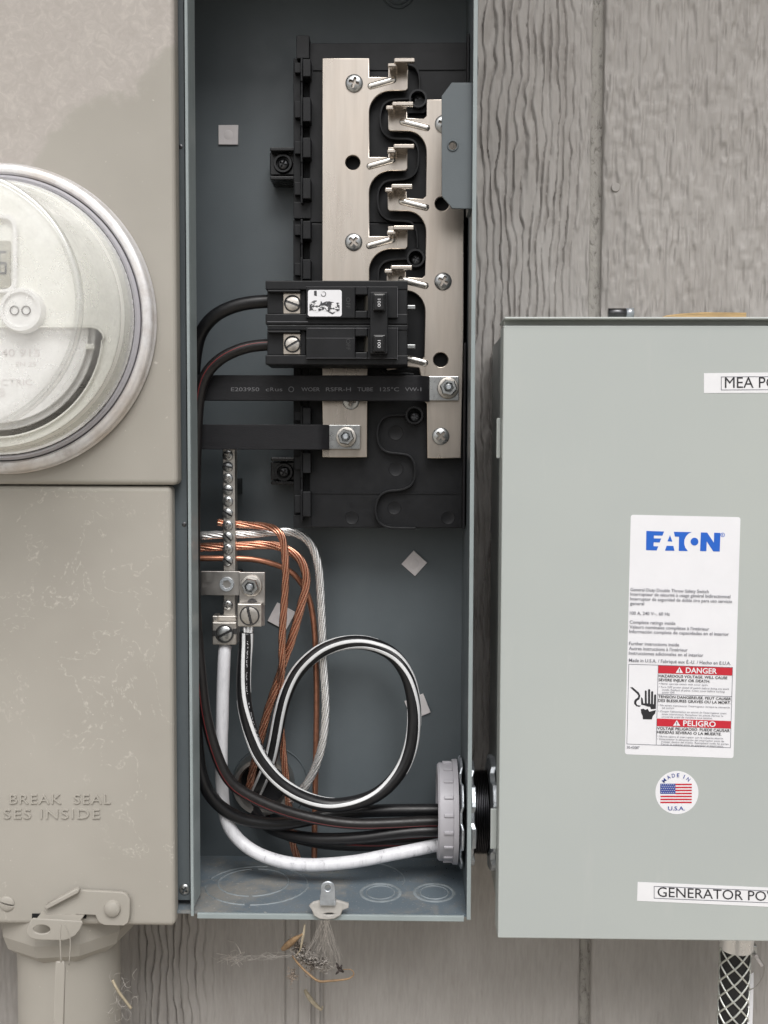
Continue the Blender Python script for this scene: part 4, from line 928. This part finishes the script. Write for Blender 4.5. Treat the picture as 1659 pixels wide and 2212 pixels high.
# rain lip above the door
zl = ZM(685, 1090, 1659, YD - .002)
boxes('rain_lip', [(xs0 + .0002, XSR, YD - .003, BODY0 + .01, zl - .0012, zl), (xs0 + .001, XSR - .001, YD + .006, YD + .008, zs1 + .0004, zl - .001)], 'switch_paint', sw, .0004)
for py0, py1 in ((903, 990), (1745, 1832)):
    q = pb(1072 if py0 < 1000 else 1059, py0, 1086, py1, YD + .012, 0); box('hinge_tab', q[0], xs0 - .0001, YD + .010, YD + .0118, q[4], q[5], 'switch_paint', sw, .0006)
locknut(xbody - .0042, xbody - .0008, rB * 1.09, 'zinc')
tp = [(rB * .84, xr1 + .0034)]; n_t = 9; L = (xbody - .0042) - (xr1 + .0034)
for i in range(n_t):
    x = xr1 + .0034 + L * i / n_t; tp += [(rB * .80, x + L / n_t * .1), (rB * .85, x + L / n_t * .5), (rB * .80, x + L / n_t * .9)]
lx('threaded_nipple', tp, 'thread_steel', 64)

# ---- label coordinates
YLb = YD - .0003
def z7(x, y): return (1294 + .33 * x, 1061.7 + .33 * y)
c00, c10, c11, c01 = z7(208, 152), z7(926, 168), z7(880, 1746), z7(169, 1720)
def lab(s_, t_, Y):
    u, v = s_ / 715, t_ / 1570
    x = (c00[0] * (1 - u) + c10[0] * u) * (1 - v) + (c01[0] * (1 - u) + c11[0] * u) * v
    y = (c00[1] * (1 - u) + c10[1] * u) * (1 - v) + (c01[1] * (1 - u) + c11[1] * u) * v
    return U(x, y, Y)
def lplate(name, loops, mat, parent, lev, label=None):
    Y = YD - .00012 * lev - .0001
    lw_ = [[(lab(x, y, Y).x, lab(x, y, Y).z) for x, y in lp] for lp in loops]
    return prism_w(name, lw_, Y, Y + .00008, mat, parent, label=label)
def ltext(s_, x0, x1, b, cap, mat='ink_grey', bold=0., name='label_text'):
    return text(name, s_, lambda x, y: lab(x, y, YD - .00048), x0, x1, b, cap, mat, rl_, bold)
rl_ = lplate('warning_label', [rrect(0, 0, 715, 1570, 16)], 'sticker_white', sw, 0, 'tall white label with blue logo, small print and red danger bands')
for a in (('General Duty Double Throw Safety Switch', 10, 522, 500), ('Interrupteur de sécurité à usage général bidirectionnel', 10, 664, 529), ('Interruptor de seguridad de doble tiro para uso servicio', 10, 676, 560), ('general', 10, 102, 590), ('100 A, 240 V~, 60 Hz', 10, 272, 654), ('Complete ratings inside', 10, 310, 713), ("Valeurs nominales complètes à l'intérieur", 10, 532, 744), ('Información completa de capacidades en el interior', 10, 662, 774), ('Further instructions inside', 10, 338, 853), ("Autres instructions à l'intérieur", 10, 394, 885), ('Instrucciones adicionales en el interior', 10, 498, 916), ('Made in U.S.A. / Fabriqué aux É.-U. / Hecho en E.U.A.', 12, 680, 963)):
    ltext(a[0], a[1], a[2], a[3], 21, bold=.006)
ltext('30-43087', 12, 95, 1532, 17, bold=.004)
bl = lambda x0, y0, x1, y1: [(x0, y0), (x1, y0), (x1, y1), (x0, y1)]
lplate('label_border', [bl(10, 978, 694, 1504), bl(13, 981, 691, 1501)], 'ink_grey', rl_, 1)
lplate('label_border', [bl(203, 981, 206, 1501)], 'ink_grey', rl_, 1)
lplate('label_border', [bl(206, 1168, 691, 1171)], 'ink_grey', rl_, 1)
for t0, t1, word, wx, tx in ((982, 1032, 'DANGER', (386, 590), 344), (1329, 1378, 'PELIGRO', (378, 592), 336)):
    bd = lplate('danger_band', [bl(206, t0, 691, t1)], 'ink_red', rl_, 2)
    ltext(word, wx[0], wx[1], t1 - 8, 34, 'sticker_white', .018)
    tri = lplate('hazard_triangle', [[(tx, t0 + 6), (tx + 24, t1 - 6), (tx - 24, t1 - 6)]], 'sticker_white', rl_, 3)
    lplate('hazard_mark', [bl(tx - 2.5, t0 + 18, tx + 2.5, t1 - 17), bl(tx - 2.5, t1 - 14, tx + 2.5, t1 - 10)], 'ink_black', rl_, 4)
for a in (('HAZARDOUS VOLTAGE. WILL CAUSE', 210, 660, 1057), ('SEVERE INJURY OR DEATH.', 210, 548, 1083), ('TENSION DANGEREUSE. PEUT CAUSER', 210, 688, 1193), ('DES BLESSURES GRAVES OU LA MORT.', 210, 688, 1218), ('VOLTAJE PELIGROSO. PUEDE CAUSAR', 208, 686, 1400), ('HERIDAS SEVERAS O LA MUERTE.', 208, 632, 1425)):
    ltext(a[0], a[1], a[2], a[3], 17, 'ink_black', .012)
for a in (('• Never operate switch with cover open.', 212, 535, 1104), ('• Turn OFF power ahead of switch before doing any work', 212, 674, 1126), ('inside. Replace all parts. Close cover before turning', 236, 645, 1144), ('power ON.', 236, 318, 1161), ("• Ne jamais manoeuvrer l'interrupteur lorsque le couvercle", 212, 682, 1246), ('est ouvert.', 236, 318, 1262), ("• Couper l'alimentation en amont de l'interrupteur avant", 212, 662, 1285), ('toute intervention. Remplacer les pièces. Fermer le', 236, 640, 1303), ('couvercle avant de remettre sous tension.', 236, 570, 1320), ('• Nunca opere el interruptor con la cubierta abierta.', 212, 646, 1449), ('• Desconectar la alimentación del interruptor antes de', 212, 650, 1467), ('trabajar dentro del mismo. Reemplazar todas las partes.', 236, 684, 1484), ('Cerrar la cubierta antes de energizar el interruptor.', 236, 650, 1500)):
    ltext(a[0], a[1], a[2], a[3], 11, bold=.002)
# logo
def z7poly(name, polys, mat, parent, lev):
    Y = YD - .00012 * lev - .0001
    return prism_w(name, [[(U(*z7(x, y), Y).x, U(*z7(x, y), Y).z) for x, y in p_] for p_ in polys], Y, Y + .00008, mat, parent)
z7poly('logo_letter', [[(310, 258), (426, 262), (415, 289), (359, 288), (359, 307), (407, 308), (397, 334), (358, 332), (357, 358), (388, 359), (377, 386), (308, 384)]], 'ink_blue', rl_, 1)
z7poly('logo_letter', [[(465, 286), (480, 328), (448, 326)]], 'ink_blue', rl_, 1)
z7poly('logo_letter', [[(432, 387), (443, 355), (487, 357), (494, 388)]], 'ink_blue', rl_, 1)
z7poly('logo_letter', [[(490, 264), (608, 266), (588, 274), (570, 292), (559, 316), (558, 344), (565, 368), (582, 390), (522, 389), (524, 296), (497, 295)]], 'ink_blue', rl_, 1)
z7poly('logo_dot', [circ(625, 328, 25.5, 28)], 'ink_blue', rl_, 1)
z7poly('logo_letter', [[(667, 268), (708, 269), (752, 335), (754, 270), (795, 271), (790, 393), (748, 392), (705, 326), (703, 391), (662, 390)]], 'ink_blue', rl_, 1)
z7poly('registered_mark', [circ(810, 284, 14, 20), circ(810, 284, 11, 20)], 'ink_blue', rl_, 1)
text('registered_mark', 'R', lambda x, y: U(*z7(x, y), YD - .0003), 805, 815, 291, 14, 'ink_blue', rl_)
# shock hazard pictogram
z7c = lambda pts: [pts]
def z5(x, y): return (1327.1 + .18 * x, 1393.5 + .18 * y)
def z5poly(polys, name='shock_pictogram', mat='ink_black', lev=1):
    Y = YD - .00012 * lev - .0001
    return prism_w(name, [[(U(*z5(x, y), Y).x, U(*z5(x, y), Y).z) for x, y in p_] for p_ in polys], Y, Y + .00008, mat, rl_)
z5poly([[(320, 625), (340, 640), (348, 700), (366, 700), (366, 550), (378, 542), (388, 550), (390, 700), (404, 700), (405, 535), (417, 525), (430, 535), (430, 705), (440, 705), (442, 560), (454, 550), (466, 560), (464, 710), (474, 710), (478, 600), (490, 590), (502, 600), (498, 765), (440, 770), (430, 740), (400, 738), (375, 728), (340, 718), (322, 715)]])
z5poly([[(318, 770), (350, 762), (372, 778), (400, 765), (420, 800), (498, 780), (490, 820), (462, 850), (450, 892), (342, 890), (340, 850), (322, 815)]])
pp = [(190, 508), (218, 505), (295, 570), (312, 610), (300, 650), (270, 670), (262, 695), (275, 720), (320, 728), (300, 742), (262, 732), (238, 705), (238, 670), (255, 648), (282, 630), (288, 605), (270, 580)]
z5poly([pp])
# round flag sticker
fs = z7poly('flag_sticker', [circ(510, 1971, 141, 56)], 'sticker_white', sw, 0); fs['label'] = 'round white sticker with a flag and MADE IN U.S.A.'
for i in range(7):
    y = 1913 + i * 19.6
    b_ = z7poly('flag_stripe', [[(402 if i > 3 else 500, y), (607, y), (607, y + 9.5), (402 if i > 3 else 500, y + 9.5)]], 'ink_red', fs, 1)
z7poly('flag_canton', [[(401, 1913), (500, 1913), (500, 1979), (401, 1979)]], 'ink_navy', fs, 1)
for i in range(5):
    for j in range(7): z7poly('flag_star', [circ(410 + j * 13.2 + (i % 2) * 3, 1920 + i * 12.6, 2.9, 5)], 'sticker_white', fs, 2)
for ch, a in zip('MADE IN', (-46, -28, -11.5, 4, 14, 24, 40)):
    if ch == ' ': continue
    cx_, cy_ = 510 + 104 * sin(radians(a)), 1973 - 104 * cos(radians(a)); ca, sa = cos(radians(a)), sin(radians(a)); wch = {'M': 24, 'A': 21, 'D': 20, 'E': 16, 'I': 5, 'N': 20}[ch]
    text('sticker_text', ch, lambda x, y, cx_=cx_, cy_=cy_, ca=ca, sa=sa: U(*z7(cx_ + x * ca - y * sa, cy_ + x * sa + y * ca), YD - .0003), -wch / 2, wch / 2, 0, 24, 'ink_navy', fs, .008)
text('sticker_text', 'U.S.A.', lambda x, y: U(*z7(x, y), YD - .0003), 452, 562, 2087, 25, 'ink_navy', fs, .01)
# printed name tapes
def tape(quad, txt, tx0, tx1, tb0, cap, slope, border):
    Y = YD - .0001
    t_ = prism('name_tape', [quad], Y - .00008, Y, 'tape_white', sw, label='white printed tape reading ' + txt)
    x0, y0, x1, y1 = border; sl_ = lambda x, y: (x, y + (x - x0) * slope)
    prism('tape_border', [[sl_(*p_) for p_ in bl(x0, y0, x1, y1)], [sl_(*p_) for p_ in bl(x0 + 1.3, y0 + 1.3, x1 - 1.3, y1 - 1.3)]], Y - .0002, Y - .00012, 'ink_grey', t_)
    text('tape_text', txt, lambda x, y: U(x, y + (x - x0) * slope, Y - .00025), tx0, tx1, tb0, cap, 'ink_black', t_, 0)
tape([(1520.5, 806), (1800, 803), (1800, 848), (1520.5, 849)], 'MEA POWER', 1566, 1752, 838, 23, -.006, (1557.5, 813.5, 1770, 843))
tape([(1377.5, 1905), (1860, 1926), (1860, 1968), (1376, 1946)], 'GENERATOR POWER', 1420.5, 1725, 1936.5, 20.5, .040, (1412.5, 1914, 1745, 1941))

# things resting on top of the switch box
YO = .03
bo = thing('conduit_bolt', U(1350, 684, YO), 'short dark bolt with a shiny end lying on top of the switch box', 'bolt')
a = U(1314, 676, YO); b = U(1352, 676, YO); c_ = U(1368, 676, YO)
tube('shank', [a, (a + b) / 2, b], R(10, YO), 'dark_steel', bo, 16); tube('nut', [b, c_], R(11.5, YO), 'zinc', bo, 6)
wbk = prism('wood_scrap', [[(1423, 687), (1440, 681), (1470, 677), (1520, 674), (1613, 675), (1613, 689), (1423, 689)]], YO + .01, YO + .035, 'wood_block', None, .0006); tag(wbk, 'thin yellowish wood scrap lying on top of the switch box', 'wood')

# =================================================================== CORD WITH WIRE MESH GRIP
YG = .030
gz = thing('mesh_grip_cord', (U(1580, 2212, YG).x, YG, -.45), 'black power cord in a woven wire mesh grip hanging from the switch box', 'cord')
gx = U(1580, 2100, YG).x; zc = U(1590, 2050, YG).z
rg = R(32, YG); zc0 = zs0 + .004; zc1 = U(1590, 2063, YG - rg).z
lathe('collar', [(rg * 1.12, zc0), (rg * 1.14, zc1 + .001), (rg * 1.12, zc1), (rg * .9, zc1)], (U(1591, 2050, YG).x, YG, 0), 'collar_metal', gz, 40, axis='Z')
pbox('collar_ear', 1626, 2043, 1636, 2064, YG - .004, YG + .004, 'steel', gz, .0006)
cord_p = [Vector((gx + .0022 * (1 - i / 20), YG, zc1 + .006 - i * .0075)) for i in range(21)]
tube('cord', cord_p, rg * .97, 'cord_black', gz, 28)
def helix(ph, sgn):
    pts = []
    for i in range(90):
        z__ = i / 89 * .11; a = ph + sgn * z__ / .062 * 2 * pi; rr_ = rg * (1.02 + .02 * sin(6 * a))
        pts.append(Vector((gx + .0022 * (1 - z__ / .15) + rr_ * cos(a), YG + rr_ * sin(a), zc1 + .001 - z__)))
    return pts
for i in range(6):
    for s_ in (1, -1): tube('mesh_wire', helix(2 * pi * i / 6 + .2, s_), R(2.3, YG), 'grip_wire', gz, 6)
tagc = thing('hang_tag', U(1640, 2212, YG + .01), 'white paper tag tied to the mesh grip by a thin string', 'tag')
prism('paper', [[(1613, 2110), (1628, 2101), (1628, 2130), (1622, 2330), (1600, 2330)]], YG - .004, YG - .0036, 'sticker_white', tagc)
tube('string', path_of([(1632, 2062, YG - .006), (1645, 2076, YG - .006), (1651, 2090, YG - .006), (1648, 2110, YG - .006), (1635, 2130, YG - .005), (1616, 2140, YG - .0045)]), R(1.1, YG), 'string', tagc, 6)
tube('clip', path_of([(1631, 2062, YG - .006), (1638, 2074, YG - .006), (1646, 2086, YG - .006)]), R(4, YG), 'mount_pad', tagc, 8)

# =================================================================== COBWEB, STRAW AND A DEAD FLY UNDER THE ENCLOSURE
v = []; f = []
def z3b(x, y): return (332 + .32 * x, 1792 + .32 * y)
def thread(pts, r): tube_data(smoothpath(spline([U(*p_) for p_ in pts], 5), 2), r, 3, None, False, v, f)
for i in range(520):
    t = random.random(); x, y = 975 + 190 * t + random.gauss(0, 20), 835 + 80 * t + random.gauss(0, 20)
    pts = []; a = random.uniform(0, 6.3)
    for j in range(5):
        px, py = z3b(x, y); pts.append((px, py, .004 + .02 * random.random())); a += random.gauss(0, 1.1); x += 15 * cos(a); y += 10 * sin(a)
    thread(pts, random.uniform(.00006, .00017))
for i in range(60):                             # strands from the hasp down to the nest
    x0, y0 = z3b(random.uniform(1120, 1190), 612); x1, y1 = z3b(random.uniform(960, 1290), random.uniform(840, 950))
    thread([(x0, y0, -.003), ((x0 * .6 + x1 * .4) + random.gauss(0, 3), y0 * .6 + y1 * .4, .003), (x0 * .25 + x1 * .75 + random.gauss(0, 3), y0 * .25 + y1 * .75, .006), (x1, y1, .01)], random.uniform(.00004, .00009))
for i in range(16):                             # long wisps to the left
    x0 = random.uniform(330, 800); L_ = random.uniform(90, 300); y = 880 - .06 * (x0 - 330) + random.gauss(0, 9); pts = []
    for j in range(6):
        x_ = min(950, x0 + L_ * j / 5); px, py = z3b(x_, y - 10 * (j / 5) + random.gauss(0, 9)); pts.append((px, py, .055 - .045 * (x_ - 330) / 620))
    thread(pts, random.uniform(.00004, .00011))
for i in range(26):
    x, y = z3b(random.gauss(550, 28), random.gauss(865, 10)); thread([(x, y, .05), (x + random.gauss(0, 7), y + random.gauss(0, 6), .048), (x + random.gauss(0, 12), y + random.gauss(0, 8), .046)], .00013)
thread([(*z3b(500, 752), .05), (*z3b(545, 762), .048), (*z3b(570, 795), .047), (*z3b(590, 840), .046)], .0004)
for i in range(30):                             # wisps beside the conduit
    x, y = random.gauss(262, 14), random.gauss(2165, 45); a = random.uniform(0, 6.3)
    thread([(x, y, .02), (x + 10 * cos(a), y + 12 * sin(a), .016), (x + 20 * cos(a + .8), y + 24 * sin(a + .6), .02)], random.uniform(.00004, .0001))
v2 = v[:]; wb = mk('cobweb', v, f, 'web', None, smooth=True); wb['kind'] = 'stuff'; tag(wb, 'dusty cobweb strands hanging below the breaker enclosure', 'cobweb')
def straw(label, pts, r, mat='straw'):
    p_ = path_of([(*z3b(x, y), Y) for x, y, Y in pts]); o = tube('straw', p_, lambda s_: R(r, 0) * (.55 + .9 * sin(pi * min(1, s_ + .15))), mat, seg=6); tag(o, label, 'straw'); return o
straw('bent brown straw looping through the cobweb', [(935, 850, .012), (975, 905, .006), (1040, 970, .002), (1110, 1022, 0), (1180, 1022, 0), (1260, 1015, .002), (1320, 1005, .002), (1352, 975, .002), (1330, 945, .002), (1280, 945, .004)], 1.8)
straw('flat tan husk caught at the top of the cobweb', [(872, 806, .014), (910, 775, .010), (960, 735, .006), (1010, 705, .004)], 5.5)
straw('frayed pale husk hanging beside the batten', [(1020, 640, .004), (1012, 700, .004), (1000, 760, .005), (990, 810, .006), (960, 850, .008)], 2.2, 'pale_straw')
straw('short pale twig stuck to the siding joint', [(1020, 1080, .085), (1045, 1125, .083), (1085, 1175, .082), (1130, 1215, .082), (1140, 1190, .084)], 4.0, 'pale_straw')
fly = thing('dead_fly', U(*z3b(1258, 945), .004), 'small dark dead fly hanging in the cobweb', 'fly')
fx, fy = z3b(1258, 945)
tube('body', [U(fx - 6, fy - 6, .004), U(fx, fy, .003), U(fx + 7, fy + 5, .004)], lambda s_: R(3.4, 0) * (.35 + sin(pi * (.1 + .8 * s_))), 'insect', fly, 8)
for dx, dy in ((-8, -14), (-9, 10), (4, -10)): tube('wing', [U(fx, fy, .003), U(fx + dx * .6, fy + dy * .6, .002), U(fx + dx, fy + dy, .003)], lambda s_: R(2.2, 0) * (.3 + sin(pi * (.1 + .8 * s_))), 'insect', fly, 6)

# =================================================================== THE PERSON TAKING THE PICTURE
# stands just behind the lens and keeps the straight-on sky light off the boxes
def person():
    root = Vector((.0, -.93, -1.50)); J = {}
    P = dict(pelvis=(0, 0, .98), spine=(0, .0, 1.20), chest=(0, -.01, 1.40), neck=(0, .01, 1.55), head=(0, .04, 1.66), top=(0, .03, 1.78),
             hl=(-.11, 0, .93), kl=(-.12, .03, .50), al=(-.12, -.02, .09), tl=(-.12, .12, .04), hr=(.11, 0, .93), kr=(.12, .03, .50), ar=(.12, -.02, .09), tr=(.12, .12, .04),
             sl=(-.19, 0, 1.44), el=(-.26, .10, 1.22), wl=(-.13, .24, 1.40), fl=(-.08, .28, 1.45), sr=(.19, 0, 1.44), er=(.26, .10, 1.22), wr=(.13, .24, 1.40), fr=(.08, .28, 1.45))
    rad = dict(pelvis=(.17, .12), spine=(.15, .11), chest=(.18, .12), neck=(.06, .06), head=(.085, .10), top=(.05, .06), hl=(.10, .10), kl=(.065, .065), al=(.045, .045), tl=(.045, .03), hr=(.10, .10), kr=(.065, .065), ar=(.045, .045), tr=(.045, .03),
               sl=(.07, .07), el=(.05, .05), wl=(.032, .03), fl=(.035, .02), sr=(.07, .07), er=(.05, .05), wr=(.032, .03), fr=(.035, .02))
    E = [('pelvis', 'spine'), ('spine', 'chest'), ('chest', 'neck'), ('neck', 'head'), ('head', 'top'), ('pelvis', 'hl'), ('hl', 'kl'), ('kl', 'al'), ('al', 'tl'), ('pelvis', 'hr'), ('hr', 'kr'), ('kr', 'ar'), ('ar', 'tr'), ('chest', 'sl'), ('sl', 'el'), ('el', 'wl'), ('wl', 'fl'), ('chest', 'sr'), ('sr', 'er'), ('er', 'wr'), ('wr', 'fr')]
    ks = list(P); me = bpy.data.meshes.new('person'); me.from_pydata([tuple(Vector(P[k_]) + root) for k_ in ks], [(ks.index(a), ks.index(b)) for a, b in E], [])
    simple('dark_clothing', (.03, .033, .04), .9, 0, .2, 40); me.materials.append(MATS['dark_clothing'])
    o = bpy.data.objects.new('person', me); link(o)
    o.modifiers.new('skin', 'SKIN'); sv = me.skin_vertices[0].data
    for i, k_ in enumerate(ks): sv[i].radius = rad[k_]; sv[i].use_root = (k_ == 'pelvis')
    sb = o.modifiers.new('sub', 'SUBSURF'); sb.levels = 1; sb.render_levels = 2
    return tag(o, 'person in dark clothing standing before the boxes with raised hands', 'person')
person()

# nest rubbish matted into the web, and grit on the enclosure floor
v = []; f = []
for i in range(200):
    t = random.random(); x, y = 940 + 130 * t + random.gauss(0, 18), 740 + 190 * t + random.gauss(0, 26); a = random.uniform(0, 6.3); pts = []
    for j in range(4):
        px, py = z3b(x, y); pts.append((px, py, .006 + .016 * random.random())); a += random.gauss(0, .7); x += 13 * cos(a); y += 13 * sin(a)
    thread(pts, random.uniform(.00008, .00025))
for i in range(60):
    px, py = z3b(random.gauss(935, 16), random.gauss(985, 26)); thread([(px, py, .02), (px + random.gauss(0, 3), py + random.gauss(0, 3), .018), (px + random.gauss(0, 4), py + random.gauss(0, 4), .02)], random.uniform(.0001, .0003))
ns = mk('nest_fibre', v, f, 'nest', None, smooth=True); ns['kind'] = 'stuff'; tag(ns, 'matted brown plant fibre caught in the cobweb', 'debris')
v = []; f = []
for i in range(70):
    p_ = UZ(random.choice((random.uniform(860, 1000), random.uniform(440, 1000))), random.uniform(1862, 1905), ZF); r_ = random.uniform(.0002, .0007)
    n_ = len(v); v += [(p_.x + r_ * random.uniform(-1, 1), p_.y + r_ * random.uniform(-1, 1), ZF + .00005) for _ in range(3)] + [(p_.x, p_.y, ZF + r_ * .8)]
    f += [(n_, n_ + 1, n_ + 3), (n_ + 1, n_ + 2, n_ + 3), (n_ + 2, n_, n_ + 3), (n_, n_ + 2, n_ + 1)]
gr_ = mk('grit', v, f, 'insect', None); gr_['kind'] = 'stuff'; tag(gr_, 'dark grit scattered on the enclosure floor', 'debris')
